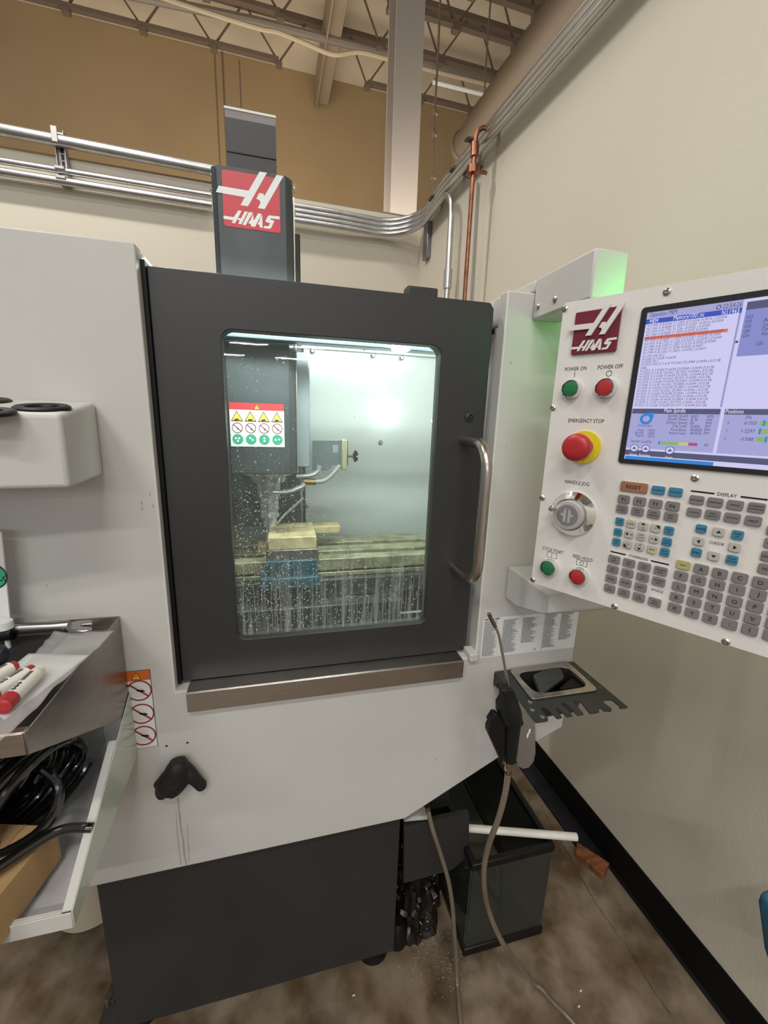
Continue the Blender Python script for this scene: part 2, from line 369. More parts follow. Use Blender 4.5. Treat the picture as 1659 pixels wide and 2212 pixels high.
for q in ((941, 243), (939, 289), (937, 382)):
    b = MB(); p = aRY(*q, 5.0); b.cyl(p-Z*.02, p+Z*.02, .028, .028, IRON, 10); b.build('cable_fitting', cc)
b = MB(); hr1 = aRY(1048, 165, 6.12); b.tube([V((hr1.x, hr1.y, 6.838)), hr1, aRY(1045, 250, 6.12)], .012, IRON, 6); tag(b.build('hanger_rod'), 'short thin hanger rod above the end of the brown duct', 'rod')
b = MB(); b.tube([aRY(517, 130, 8.8), aRY(521, 232, 8.8)], .010, IRON, 6); tag(b.build('drop_line'), 'thin dark vertical line on the far tan wall above the machine head', 'cable')
# ------------------------------------------------------------------ conduits of the partitions
def tubething(name, path, r, m, label, cat, group=None, seg=12):
    b = MB(); b.tube(path, r, m, seg); o = b.build(name); return tag(o, label, cat, group)
# high conduit on the left
yc = WB-.06
p0, p1 = aRY(-60, 268, yc), aRY(560, 387, yc)
tubething('conduit', [p0, p1], .030, GALV, 'thick galvanised conduit held above the back partition at the left', 'conduit', seg=20)
bq = aRY(138, 340, WB-.01).dot(RX); z0 = aRY(150, 405, WB-.02).z; z1 = aRY(133, 288, WB-.02).z
st = thing('strut_channel', room(bq, WB-.02, z0), 'upright slotted strut channel clamping the conduits left of the machine head', 'bracket')
STR = mat('strut_zinc', (0.42, 0.40, 0.40, 1), .45, .6)
b = MB(); b.obox(room(bq-.022, WB-.026, z0), RX*.044, RY*.003, (0, 0, z1-z0), STR); b.obox(room(bq-.024, WB-.05, z0), RX*.003, RY*.045, (0, 0, z1-z0), STR); b.obox(room(bq+.021, WB-.05, z0), RX*.003, RY*.045, (0, 0, z1-z0), STR); b.build('channel', st)
for k in range(3):
    b = MB(); b.obox(room(bq-.007, WB-.0275, z0+(z1-z0)*(.36+.13*k)), RX*.014, RY*.0012, (0, 0, .028), INK); b.build('slot', st)
for zz, hh_ in ((zc2, .012) for zc2 in (z0+.012, z0+(z1-z0)*.22)):
    b = MB(); b.obox(room(bq-.028, WB-.088, zz), RX*.05, RY*.03, (0, 0, .016), STR); b.build('clamp', st, bevel=.003)
b = MB(); zt2 = aRY(135, 300, yc).z; b.obox(room(bq-.020, yc-.034, zt2-.035), RX*.03, RY*.005, (0, 0, .075), STR); b.build('clamp', st, bevel=.002)
rows = [(400, 352, 'upper slim galvanised conduit clipped to the back partition at the left', .0155), (366, 362, 'lower slim galvanised conduit clipped to the back partition at the left', .019)]
def zrow(px, py, y): return aRY(px, py, y).z
zu = zrow(250, 388, yc); zl = zrow(250, 410, yc)
for zz, r, lb in ((zu, .017, rows[0][2]), (zl, .021, rows[1][2])):
    tubething('conduit', [room(-4.5, yc, zz), room(-.30, yc, zz)], r, GALV, lb, 'conduit')
# four conduits turning the corner onto the right wall
zs = [zrow(800, py, yc) for py in (474, 484, 494, 503)]
lbl = ['topmost', 'second', 'third', 'lowest']
xr = WX-.05
for i, zz in enumerate(zs):
    zr = WH-.025-i*.036; zn = WN-.012-i*.034
    rr = .16+.02*i
    off = xr-i*.006
    pts = [room(-.12, yc-.02, zz-(.1 if i == 3 else 0)), room(-.05, yc-.02, zz-(.1 if i == 3 else 0)), room(.08, yc-.02, zz), room(.5, yc-.02, zz), room(off-.26, yc-.01, zz)]
    for k in range(1, 7):
        g = math.pi/2*k/6; pts.append(room(off-.24+.24*math.sin(g), yc-.01-.24*(1-math.cos(g)), zz+(zr-zz)*k/6*.6))
    pts.append(room(off, yc-.5, zr-.0))
    if i < 3: pts += [room(off, 1.3, zn), room(off, -2.5, zn)]; pth = pts
    else:
        # the lowest one turns down after a short run on the right wall
        e = aRX(975, 470, off); e2 = aRX(968, 645, off)
        ye = e.dot(RY); pth = pts[:-1]+[room(off, yc-.45, zr), room(off, ye+.20, zr-.0)]+[room(off, ye+.15*(1-math.sin(math.pi/2*k_/6)), zr-.15*(1-math.cos(math.pi/2*k_/6))) for k_ in range(7)]+[room(off, ye, .9)]
    tubething('conduit', pth, .0165, GALV, lbl[i]+' of the four galvanised conduits bending from the back wall to the right wall', 'conduit')
    if i == 3:
        b = MB(); b.cyl(room(off, ye, zr-.52), room(off, ye, zr-.42), .024, .024, GALV, 14); tag(b.build('conduit_coupling'), 'small coupling on the vertical galvanised conduit drop', 'coupling')
# struts and small boxes on the right wall
def wallbox(px0, py0, px1, py1, d, m, name, label, cat, h=None):
    a = aRX(px0, py0, WX-.001); c = aRX(px1, py1, WX-.001)
    b = MB(); y0, y1 = sorted((a.dot(RY), c.dot(RY))); z0, z1 = sorted((a.z, c.z))
    b.obox(room(WX-d, y0, z0), RX*(d-.001), RY*(y1-y0), (0, 0, z1-z0), m); o = b.build(name, bevel=.004); return tag(o, label, cat)
wallbox(924, 488, 930, 556, .03, mat('zinc_dark', (0.30, 0.30, 0.32, 1), .35, 1), 'strut_channel', 'short vertical strut channel below the conduit bend in the corner', 'bracket')
bx = mat('steel_box_paint', (0.14, 0.125, 0.11, 1), .4, .6)
wallbox(1020, 388, 1044, 358, .05, bx, 'junction_box', 'small dark steel box on the right wall behind the copper pipe', 'box')
wallbox(952, 440, 962, 424, .09, bx, 'conduit_clamp', 'dark strap clamp holding the conduits above the vertical conduit drop', 'clamp')
wallbox(1036, 315, 1044, 300, .09, bx, 'conduit_clamp', 'dark strap clamp holding the conduits beside the copper elbow', 'clamp')
wallbox(1001, 380, 1010, 362, .09, bx, 'conduit_clamp', 'dark strap clamp holding the conduits left of the small steel box', 'clamp')
# thin grey cable beside the copper pipe
xa = WX-.012
tubething('cable', [aRX(1032, 395, xa), aRX(1017, 655, xa), aRX(1014, 720, xa)], .006, mat('grey_cable', (0.30, 0.28, 0.24, 1), .5), 'thin grey cable running down the wall right of the copper pipe', 'cable', seg=8)
# copper pipe
xc = WX-.11
cp = MB(); q = [aRX(1001, 700, xc), aRX(1003, 650, xc), aRX(1018, 400, xc), aRX(1027, 292, xc)]
yq = q[1].dot(RY)
zt_ = aRX(1029, 283, xc).z; yt = aRX(1027, 292, xc).dot(RY)
cp.tube([room(xc, yq, 1.0), room(xc, yq, zt_-.05), room(xc, yq-.005, zt_-.02), room(xc+.005, yq-.01, zt_), room(xc+.03, yq-.012, zt_+.015), room(WX-.002, yq-.02, zt_+.015)], .0105, COPPER, 14)
cpo = cp.build('copper_pipe'); tag(cpo, 'vertical copper pipe in front of the right wall with an elbow at its top', 'pipe')
for za_, zb_ in ((zt_-.10, zt_-.045),):
    b = MB(); b.cyl(room(xc, yq, za_), room(xc, yq, zb_), .019, .019, COPPER, 14); b.build('elbow_collar', cpo)
b = MB(); b.cyl(room(xc+.05, yq-.013, zt_+.015), room(xc+.10, yq-.015, zt_+.015), .018, .018, COPPER, 14); b.build('elbow_collar', cpo)
zc_ = aRX(1019, 372, xc).z
b = MB(); b.lathe(room(xc, yq, zc_-.02), Z, [(0, .014), (.004, .03), (.036, .03), (.04, .014)], COPPER, 16); b.tube([room(xc+.02, yq, zc_), room(WX-.04, yq, zc_)], .008, COPPER, 8); b.build('pipe_clamp', cpo)
# copper line and blue cable behind the back partition
tubething('copper_line', [room(-.9, WB+.05, WH+.0225), room(WX-.05, WB+.05, WH+.0225)], .009, mat('dull_copper', (0.16, 0.07, 0.05, 1), .5), 'thin dull copper line lying along the top of the back partition', 'pipe', seg=8)
tubething('blue_cable', smoothpath([aRY(862, 483, WB-.01), aRY(890, 482, WB-.01), aRX(908, 470, WX-.0), aRX(930, 440, WX-.0)], 5), .009, mat('blue_jacket', (0.03, 0.04, 0.16, 1), .5), 'short dark blue cable over the partition corner', 'cable', seg=8)
# ================================================================== THE MACHINE
YF, YD = .75, .775
ZS = aY(402, 1499, .735).z
mill = thing('milling_machine', (0.0, 1.1, 0), 'large white and charcoal CNC milling machine with a windowed sliding door', 'machine')
U_ = [(-1.15, .70), (-.78, .70), (-.41, .515), (.265, .522), (.484, .641), (.60, .71), (.664, .78), (.671, .9), (.667, 1.69), (.411, 1.69), (.411, ZS-.004), (-.2065, ZS-.004), (-.2065, 1.695), (-1.15, 1.695)]
WEAR = PAINT
b = MB(); b.prism([(x, YF, z) for x, z in U_], (0, .03, 0), PAINT); fp = b.build('front_panel', mill, bevel=.003)
# rust-coloured coolant runs below the glove and grey scuffs
scuff = mat('faint_brown_run', (0.42, 0.37, 0.27, 1), .6, noise_amt=.3, scale=60)
scuf2 = mat('grey_scuff', (0.38, 0.37, 0.34, 1), .6)
sp = Plane((0, YF, 0), X, Z, -Y)
b = MB()
def streak(pxs, w, m, n=.0006):
    P = [sp.px(x, y) for x, y in pxs]
    for i in range(len(P)-1):
        (u0_, v0_), (u1_, v1_) = P[i], P[i+1]; w0, w1 = w*random.uniform(.6, 1.2), w*random.uniform(.6, 1.2)
        sp.pts(b, [(u0_-w0, v0_), (u1_-w1, v1_), (u1_+w1, v1_), (u0_+w0, v0_)], n, m)
streak([(384, 1722), (388, 1760), (391, 1790), (396, 1815), (398, 1845), (403, 1868)], .0013, scuff)
streak([(380, 1750), (383, 1800), (389, 1850), (391, 1868)], .0005, scuff)
streak([(404, 1780), (407, 1820), (409, 1862)], .0005, scuff)
for q in ((305, 1082), (308, 1095), (325, 1065), (329, 1090), (100, 1262), (1095, 962), (1103, 780), (943, 1636)):
    streak([q, (q[0]+random.uniform(-3, 3), q[1]+random.uniform(4, 9))], .0009, scuf2)
stuff(b.build('scuff_marks', mill, smooth=False))
for q in ((360, 1611), (405, 1604)): b = MB(); u, v = sp.px(*q); sp.disc(b, u, v, .0022, .0007, INK, 10); b.build('screw_hole', mill, smooth=False)
# cabinet bodies behind the front skin
b = MB(); b.box(-1.15, -.207, .782, .93, 1.635, 1.693, PAINT); b.build('cabinet_top', mill, bevel=.003)
b = MB(); b.box(.413, .668, .782, .95, 1.635, 1.688, PAINT); b.build('cabinet_top', mill, bevel=.003)
# enclosure inside
ENC = mat('enclosure_sheet', (0.60, 0.64, 0.61, 1), 0.22, .1, noise_amt=.05, scale=5, rvar=.05)
YB = 1.32
b = MB(); b.box(-.62, .655, YB, YB+.01, .78, 1.80, ENC); b.build('enclosure_back', mill)
b = MB(); b.box(-.63, -.621, .79, YB, .78, 1.66, ENC); b.build('enclosure_side', mill)
b = MB(); b.box(.656, .665, .79, YB, .79, 1.66, ENC); b.build('enclosure_side', mill)
b = MB(); z1_ = aY(800, 762, YB-.012).z
b.box(-.62, .65, YB-.012, YB-.001, z1_, 1.80, ENC); b.build('top_flange', mill, bevel=.002)
b = MB()
for xx in (655,): pass
sx0 = aY(655, 900, YB).x
b.box(sx0-.004, sx0+.004, YB-.006, YB-.001, 1.0, z1_, HEADE); b.build('panel_seam', mill)
for q in ((658, 767), (660, 838), (661, 909), (662, 975), (662, 1092), (675, 758), (787, 752), (806, 768), (868, 773), (950, 779), (822, 956)):
    b = MB(); p = aY(*q, YB-.012 if q[1] < 780 else YB-.002); b.lathe(p, -Y, [(0, .0075), (.002, .0075), (.005, .004)], SCREW, 12); b.build('panel_screw', mill)
# grey roof beam of the enclosure front (dark band across the window's top)
b = MB(); b.box(-.60, .65, .95, .99, aY(850, 754, .95).z, aY(850, 744, .95).z, mat('rail_steel', (.22, .27, .30, 1), .3, .8)); b.build('lamp_rail', mill, bevel=.002)
# interior work lamp (lit)
lampm = flat('lamp_lens', 'ffffff', 9)
b = MB(); c = aY(866, 749, .93); b.box(c.x-.019, c.x+.019, .915, .945, c.z-.009, c.z+.02, lampm); b.build('work_lamp', mill, bevel=.004)
b = MB(); c2 = V((.45, .84, 1.475)); b.box(c2.x-.02, c2.x+.02, c2.y-.02, c2.y+.0, c2.z-.025, c2.z+.025, HEADE); b.build('unseen_lamp_block', mill)  # unseen block added behind the hot-spot lamp
def point(name, loc, r, power, color):
    l = bpy.data.lights.new(name, 'POINT'); l.energy = power; l.color = color; l.shadow_soft_size = r
    o = bpy.data.objects.new(name, l); COL.objects.link(o); o.location = loc; return o
area('unseen_interior_light', c2+V((-.004, .006, 0)), (.22, YB, 1.44), .035, .035, .5, (.90, 1.0, .97))  # unseen lamp added to throw the bright spot onto the back panel
wl_ = area('unseen_interior_light', (.15, .86, 1.70), (.12, 1.12, 1.1), .7, .04, 7.0, (.88, 1.0, .96))
# machine base
b = MB(); b.box(-.402, .265, .785, 1.5, .035, .518, mat('base_charcoal', (0.026, 0.026, 0.025, 1), .5, noise_amt=.15, scale=4)); b.build('machine_base', mill, bevel=.003)
BASE = MATS['base_charcoal']
b = MB(); p = aY(165, 2172, .79); b.prism([(-.402, .79, .10), (-.402, .79, .035), (-.445, .79, .028), (-.45, .79, .045)], (0, .25, 0), BASE); b.build('base_flange', mill, bevel=.002)
for x_, y_ in ((-.365, .84), (.215, .83), (.215, 1.4), (-.36, 1.4)):
    b = MB(); b.lathe((x_, y_, .001), Z, [(0, .045), (.012, .045), (.018, .022), (.036, .022)], BLACK, 20); b.build('levelling_foot', mill)
b = MB(); b.lathe((.285, .83, .001), Z, [(0, .030), (.01, .032), (.05, .030), (.07, .015)], BLACK, 20); b.build('levelling_foot', mill)
b = MB(); b.tube([(-.425, .86, .02), (-.42, .86, .085), (-.41, .85, .14)], .012, BLACK, 10); b.cyl((-.43, .82, .06), (-.43, .82, .095), .008, .008, SATIN, 10); b.cyl((-.415, .81, .07), (-.415, .81, .10), .006, .006, SATIN, 10); b.build('hydraulic_fitting', mill)
# chute panel right of the base and its chip-covered trough
b = MB(); P = [aY(x, y, .80) for x, y in ((873, 1785), (1013, 1756), (1013, 1848), (975, 1880), (872, 1908))]
b.prism(P, (0, .012, 0), BASE); b.prism([aY(x, y, .80)+V((0, 0, 0)) for x, y in ((873, 1775), (925, 1770), (925, 1762), (890, 1764))], (0, .03, 0), PAINT); b.build('chute_panel', mill)
b = MB(); b.box(.27, .43, .86, 1.4, .40, .60, BASE); b.box(.27, .42, 1.08, 1.4, .05, .399, BASE); b.build('chute_body', mill)
# hull underside (dark) so that nothing shows through under the skin
b = MB(); b.prism([(-.95, .781, .72), (-.41, .781, .535), (.262, .781, .54), (.47, .781, .655), (.60, .781, .73), (.60, .781, .75), (-.95, .781, .75)], (0, .45, 0), BASE); b.build('chip_tray_hull', mill)
# sill
b = MB(); pl, pr_ = aY(405, 1540, .735), aY(1000, 1462, .735)
zs0, zs1 = pl.z, ZS
b.box(pl.x, pr_.x, .735, .738, zs0, zs1, STEEL); b.box(pl.x, pr_.x, .738, YD+.01, zs1-.003, zs1, STEEL)
b.build('door_sill', mill, bevel=.0012)
b = MB(); a = aY(1000, 1416, .745); c = aY(1026, 1424, .745); b.box(.392, .412, .738, .775, c.z-.002, a.z+.004, PAINT); b.build('sill_end', mill, bevel=.002)
# ---- door
dl, dr, dzb, dzt = aY(316, 573, YD).x, aY(1068, 658, YD).x, ZS+.0006, aY(318, 573, YD).z
wl, wr = aY(478, 740, YD).x, aY(953, 768, YD).x
wb, wt = aY(700, 1366, YD).z, aY(700, 727, YD).z
door = [(dl, dzb), (dr, dzb), (dr, dzt-.01), (dr-.008, dzt), (dl, dzt)]
hole = rrect(wl, wr, wb, wt, .019)
b = MB(); b.prism([(x, YD, z) for x, z in door], (0, .03, 0), DARK, holes=[[(x, YD, z) for x, z in hole]])
dr_o = b.build('door', mill, bevel=.0015)
b = MB(); b.box(-.2062, dl-.0004, YD-.006, YD+.05, ZS, dzt+.006, BLACK); b.build('door_gasket', mill)
b = MB(); b.box(-.222, -.207, .781, .87, ZS, 1.63, PAINT); b.build('door_jamb', mill)
b = MB(); b.box(.4112, .425, .781, .87, ZS, 1.63, PAINT); b.box(dr+.001, .4108, .806, .812, ZS, 1.66, PAINT); b.build('door_jamb', mill)
b = MB(); b.box(-.60, .65, .812, .83, dzt-.045, dzt-.004, PAINT); b.build('door_header', mill)
# pane with coolant film
def pane_mat():
    mt = bpy.data.materials.new('coolant_smeared_pane'); mt.use_nodes = True; nt = mt.node_tree; nt.nodes.clear(); L = nt.links.new
    def N(t, **k):
        n = nt.nodes.new(t)
        for a, v_ in k.items(): setattr(n, a, v_)
        return n
    out = N('ShaderNodeOutputMaterial'); tr = N('ShaderNodeBsdfTransparent'); tr.inputs[0].default_value = (.90, .96, .95, 1)
    gl = N('ShaderNodeBsdfGlossy'); gl.inputs['Roughness'].default_value = .02; gl.inputs['Color'].default_value = (1, 1, 1, 1)
    fr = N('ShaderNodeFresnel'); fr.inputs[0].default_value = 1.45
    m1 = N('ShaderNodeMixShader'); L(fr.outputs[0], m1.inputs[0]); L(tr.outputs[0], m1.inputs[1]); L(gl.outputs[0], m1.inputs[2])
    df = N('ShaderNodeBsdfDiffuse'); df.inputs[0].default_value = (.62, .66, .58, 1); tl = N('ShaderNodeBsdfTranslucent'); tl.inputs[0].default_value = (.75, .82, .74, 1)
    md = N('ShaderNodeMixShader'); md.inputs[0].default_value = .6; L(df.outputs[0], md.inputs[1]); L(tl.outputs[0], md.inputs[2])
    tc = N('ShaderNodeTexCoord'); sx = N('ShaderNodeSeparateXYZ'); L(tc.outputs['Object'], sx.inputs[0])
    mp = N('ShaderNodeMapping'); mp.inputs['Scale'].default_value = (95, 1, 4); L(tc.outputs['Object'], mp.inputs[0])
    ns = N('ShaderNodeTexNoise'); ns.inputs['Scale'].default_value = 1.0; ns.inputs['Detail'].default_value = 4; ns.inputs['Distortion'].default_value = .4; L(mp.outputs[0], ns.inputs[0])
    r1 = N('ShaderNodeMapRange'); r1.inputs[1].default_value = .48; r1.inputs[2].default_value = .70; L(ns.outputs[0], r1.inputs[0])
    zr = N('ShaderNodeMapRange'); zr.inputs[1].default_value = .22; zr.inputs[2].default_value = .0; zr.inputs[3].default_value = 0; zr.inputs[4].default_value = .42; L(sx.outputs[2], zr.inputs[0])
    mu = N('ShaderNodeMath', operation='MULTIPLY'); L(r1.outputs[0], mu.inputs[0]); L(zr.outputs[0], mu.inputs[1])
    # droplets
    vo = N('ShaderNodeTexVoronoi'); vo.inputs['Scale'].default_value = 210; L(tc.outputs['Object'], vo.inputs[0])
    vr = N('ShaderNodeMapRange'); vr.inputs[1].default_value = .20; vr.inputs[2].default_value = .10; vr.inputs[3].default_value = 0; vr.inputs[4].default_value = .5; L(vo.outputs[0], vr.inputs[0])
    n2 = N('ShaderNodeTexNoise'); n2.inputs['Scale'].default_value = 14; L(tc.outputs['Object'], n2.inputs[0])
    xr_ = N('ShaderNodeMapRange'); xr_.inputs[1].default_value = .10; xr_.inputs[2].default_value = -.15; xr_.inputs[3].default_value = .0; xr_.inputs[4].default_value = .5; L(sx.outputs[0], xr_.inputs[0])
    zr2 = N('ShaderNodeMapRange'); zr2.inputs[1].default_value = .46; zr2.inputs[2].default_value = .32; zr2.inputs[3].default_value = 0; zr2.inputs[4].default_value = 1; L(sx.outputs[2], zr2.inputs[0])
    a1 = N('ShaderNodeMath', operation='ADD'); L(n2.outputs[0], a1.inputs[0]); L(xr_.outputs[0], a1.inputs[1])
    g1 = N('ShaderNodeMapRange'); g1.inputs[1].default_value = .62; g1.inputs[2].default_value = .80; L(a1.outputs[0], g1.inputs[0])
    m2 = N('ShaderNodeMath', operation='MULTIPLY'); L(vr.outputs[0], m2.inputs[0]); L(g1.outputs[0], m2.inputs[1])
    m3 = N('ShaderNodeMath', operation='MULTIPLY'); L(m2.outputs[0], m3.inputs[0]); L(zr2.outputs[0], m3.inputs[1])
    mxx = N('ShaderNodeMath', operation='MAXIMUM'); L(mu.outputs[0], mxx.inputs[0]); L(m3.outputs[0], mxx.inputs[1])
    # thin even film that also paints the interior haze onto the pane
    ad = N('ShaderNodeMath', operation='ADD'); ad.inputs[1].default_value = .075; ad.use_clamp = True; L(mxx.outputs[0], ad.inputs[0])
    m4 = N('ShaderNodeMixShader'); L(ad.outputs[0], m4.inputs[0]); L(m1.outputs[0], m4.inputs[1]); L(md.outputs[0], m4.inputs[2]); L(m4.outputs[0], out.inputs[0])
    return mt
PANE = pane_mat()
b = MB(); b.poly([(x, YD+.016, z) for x, z in hole], PANE)
po = b.build('window_pane', dr_o, smooth=False); po['label'] = 'clear door window smeared with coolant'
# coolant droplets and runs clinging to the inside of the pane
DROP = mat('coolant_drop', (0.62, 0.70, 0.66, 1), .08, alpha=.75, coat=.5)
b = MB()
def dropq():
    while True:
        u, v = random.random(), random.random()
        w = (1-u)**1.6*(1.0 if v < .52 else .25 if v < .62 else .05)+(.35 if v < .3 else .03)
        if random.random() < w*.9: return u, v
for i in range(2600):
    u, v = dropq(); x = wl+.006+(wr-wl-.012)*u; z = wb+.008+(wt-wb-.016)*v; r = random.choice((.0005, .0007, .0008, .0010, .0015)) * random.uniform(.6, 1)
    vs = [V((x+r*math.cos(k*math.pi/3), YD+.0155, z+r*1.2*math.sin(k*math.pi/3))) for k in range(6)]+[V((x, YD+.0155-r*.6, z))]
    b.add(vs, [(k, (k+1) % 6, 6) for k in range(6)], DROP)
stuff(b.build('coolant_droplets', dr_o))
RUN = mat('coolant_run', (0.50, 0.54, 0.47, 1), .25, alpha=.34)
b = MB()
for i in range(95):
    x = wl+.008+(wr-wl-.016)*random.random(); z = wb+.012+random.random()**1.5*(wt-wb)*.26; w = random.uniform(.0004, .0011); zz = z; P = [(x, zz)]
    while zz > wb+.004 and random.random() > .03:
        zz -= .005; x += random.choice((-.0016, -.0004, 0, 0, .0004, .0016))*random.random(); P.append((x, max(zz, wb+.004)))
    for k in range(len(P)-1):
        (xa_, za_), (xb_, zb_) = P[k], P[k+1]; b.poly([(xa_-w, YD+.0152, za_), (xb_-w, YD+.0152, zb_), (xb_+w, YD+.0152, zb_), (xa_+w, YD+.0152, za_)], RUN)
stuff(b.build('coolant_runs', dr_o, smooth=False))
# handle
hx = aY(1003, 950, YD).x; ht = aY(1003, 952, YD).z; hb = aY(988, 1228, YD).z
hy = .672
pts = [V((hx, YD, ht)), V((hx, YD-.03, ht))]
for k in range(1, 8): g = math.pi/2*k/7; pts.append(V((hx, hy+.05+(.055-.002)*0-.05*math.sin(g)+.023*(1-g/(math.pi/2))*0, ht-.05*(1-math.cos(g)))))
pts += [V((hx, hy, ht-.09)), V((hx, hy, hb+.09))]
for k in range(0, 7): g = math.pi/2*k/7; pts.append(V((hx, hy+.05*(1-math.cos(g)), hb+.05-.05*math.sin(g))))
pts += [V((hx, YD-.03, hb)), V((hx, YD, hb))]
b = MB(); b.tube(pts, .0105, SATIN, 20); b.build('handle', dr_o)['label'] = 'brushed steel door handle'
b = MB(); p = aY(1014, 901, YD); b.lathe(p, -Y, [(0, .009), (.003, .009), (.004, .006), (.001, .005), (.001, .002), (.005, .002)], mat('lock_grey', (.05, .05, .05, 1), .3, .5), 20); b.build('lock', dr_o)
b = MB(); p = aY(1069, 715, YD); b.box(p.x-.001, p.x+.003, YD+.005, YD+.02, p.z-.004, p.z+.004, BLACK); b.build('door_bumper', dr_o)
# charcoal block peeking above the door
b = MB(); a = aY(881, 615, .80); c = aY(946, 645, .80); b.box(a.x, c.x, .80, .83, c.z-.03, a.z, DARK); b.build('door_guide_block', mill, bevel=.003)
# ---- spindle head cover
YH = 1.0
hl, hr_ = aY(453, 352, YH).x, aY(622, 600, YH).x
htz = aY(540, 366, YH).z; hbz = aY(560, 1024, YH).z
b = MB()
x0, x1 = hl+.0, aY(633, 500, YH+.012).x
prof = [(x0-.0, YH+.03), (x0, YH+.012), (x0+.010, YH), (hr_, YH), (x1, YH+.014), (x1+.001, YH+.40), (x0, YH+.40)]
b.prism([(x, y, hbz) for x, y in prof], (0, 0, htz-hbz), HEADP)
head = b.build('head_cover', mill, bevel=.002)
b = MB(); e = .0008
b.poly([(x0+.001, YH+.012-e, hbz), (x0+.0105, YH-e, hbz), (x0+.0105, YH-e, htz-.006), (x0+.001, YH+.012-e, htz-.006)], HEADE)
b.poly([(hr_-.001, YH-e, hbz), (x1-.0005, YH+.0135-e, hbz), (x1-.0005, YH+.0135-e, htz-.01), (hr_-.001, YH-e, htz-.004)], HEADE); b.build('edge_bevel', head, smooth=False)
sidem = mat('head_side_sheet', (0.42, 0.40, 0.34, 1), .25, .8)
b = MB(); b.box(x1+.0012, x1+.004, YH+.016, YH+.12, hbz, htz-.03, sidem); b.build('side_sheet', head)
b = MB(); b.box(x1+.005, x1+.02, YH+.12, YH+.18, hbz+.01, aY(650, 505, YH+.12).z, DARK); b.build('way_cover', mill, bevel=.003)
b = MB(); b.box(x1+.0, x1+.035, YH+.05, YH+.3, hbz+.01, 1.60, mat('inner_grey', (.30, .34, .36, 1), .3, .4)); b.build('head_casting', mill, bevel=.003)
for q in ((452, 375), (450, 405)):
    b = MB(); p = aY(*q, YH+.02); b.lathe((x0, YH+.03, p.z), -X, [(0, .007), (.002, .007), (.005, .003)], SCREW, 12); b.build('cover_screw', head)
for q in ((633, 403), (640, 435), (644, 425)):
    b = MB(); p = aY(*q, YH+.03); b.lathe((x1+.004, YH+.04+(q[0]-633)*.006, p.z), X, [(0, .007), (.002, .007), (.005, .003)], SCREW, 12); b.build('cover_screw', head)
# cable arm above the head
b = MB(); ya_ = YH+.10; al, ar = aY(488, 300, ya_).x, aY(596, 300, ya_).x; az = aY(540, 240, ya_).z; am = aY(540, 262, ya_).z
b.box(al, ar, ya_, ya_+.02, htz-.1, am, mat('chain_black', (0.040, 0.040, 0.042, 1), .5)); arm_ = b.build('way_wiper', mill)
b = MB(); b.box(al, ar, ya_, ya_+.02, am, az, mat('felt_grey', (0.28, 0.25, 0.25, 1), .7)); b.box(al-.001, ar+.001, ya_-.002, ya_+.001, az-.004, az, LOGO_WHITE); b.build('grey_top_strip', arm_)
b = MB(); zz = aY(540, 335, ya_).z; b.box(al+.001, ar-.001, ya_-.002, ya_, zz-.001, zz+.001, INK); b.build('fold_line', arm_)
xs_ = aY(650, 1080, 1.27).x; b = MB(); b.box(-.35, xs_, 1.27, 1.31, aY(600, 1135, 1.27).z, 1.75, mat('column_cover', (.085, .09, .09, 1), .4, noise_amt=.4, scale=18)); b.build('column_cover', mill)
# ---- head logo sticker
hp = Plane((0, YH, 0), X, Z, -Y)
def l2(c): return hp.px(440+c[0]/7.213, 340+c[1]/7.213)
rl, rr_ = l2((298, 600))[0], l2((1187, 700))[0]; rtp = l2((290, 185))[1]; rb = l2((1180, 1185))[1]
def logo(mb, pl, u0, u1, v0, v1, n1, mw, ext=0, word_n=None):
    for k, grp in enumerate((LH, LW)):
        for pg in grp:
            q = [l2(c) for c in pg]; q = [(u0+(a-rl)/(rr_-rl)*(u1-u0), v0+(c-rb)/(rtp-rb)*(v1-v0)) for a, c in q]
            if ext and k == 0: mb.prism([pl.p(a, c, n1) for a, c in q], pl.N*ext, mw, holes=[]) 
            else: pl.shape(mb, q, n1+(ext*.3 if ext else 0), mw)
b = MB(); hp.pts(b, rrect(rl, rr_, rb, rtp, .005), .0009, LOGO_RED); logo(b, hp, rl, rr_, rb, rtp, .0014, LOGO_WHITE); b.build('logo_sticker', head, smooth=False)
# ---- warning stickers
def tri(pl, mb, u, v, h, n, m1, m2):
    w = h*1.12
    pl.pts(mb, [(u-w/2, v-h/2), (u+w/2, v-h/2), (u, v+h/2)], n, m2); k = .82; dv = -h*.03
    pl.pts(mb, [(u-w/2*k, v-h/2*k+dv*.6), (u+w/2*k, v-h/2*k+dv*.6), (u, v+h/2*k+dv)], n+.0002, m1)
def nosign(pl, mb, u, v, r, n, m, kind=0):
    pl.ring(mb, u, v, r, r*.13, n, m)
    c, s_ = math.cos(math.radians(-42)), math.sin(math.radians(-42)); w = r*.07
    pl.pts(mb, [(u-c*r-s_*-w, v-s_*r+c*-w), (u+c*r-s_*-w, v+s_*r+c*-w), (u+c*r-s_*w, v+s_*r+c*w), (u-c*r-s_*w, v-s_*r+c*w)], n+.0001, m)
sl, sr_ = hp.px(497, 920)[0], hp.px(614, 920)[0]; stp = hp.px(555, 871)[1]; sb = hp.px(555, 965)[1]
b = MB(); W1, H1 = sr_-sl, stp-sb; n0 = .0009
hp.rect(b, sl, sr_, sb, stp, n0, WHITE); hp.rect(b, sl, sr_, stp-H1*.155, stp, n0+.0003, REDP); tri(hp, b, (sl+sr_)/2, stp-H1*.083, H1*.12, n0+.0006, YEL, INK)
hp.rect(b, (sl+sr_)/2-.0007, (sl+sr_)/2+.0007, stp-H1*.11, stp-H1*.06, n0+.001, INK)
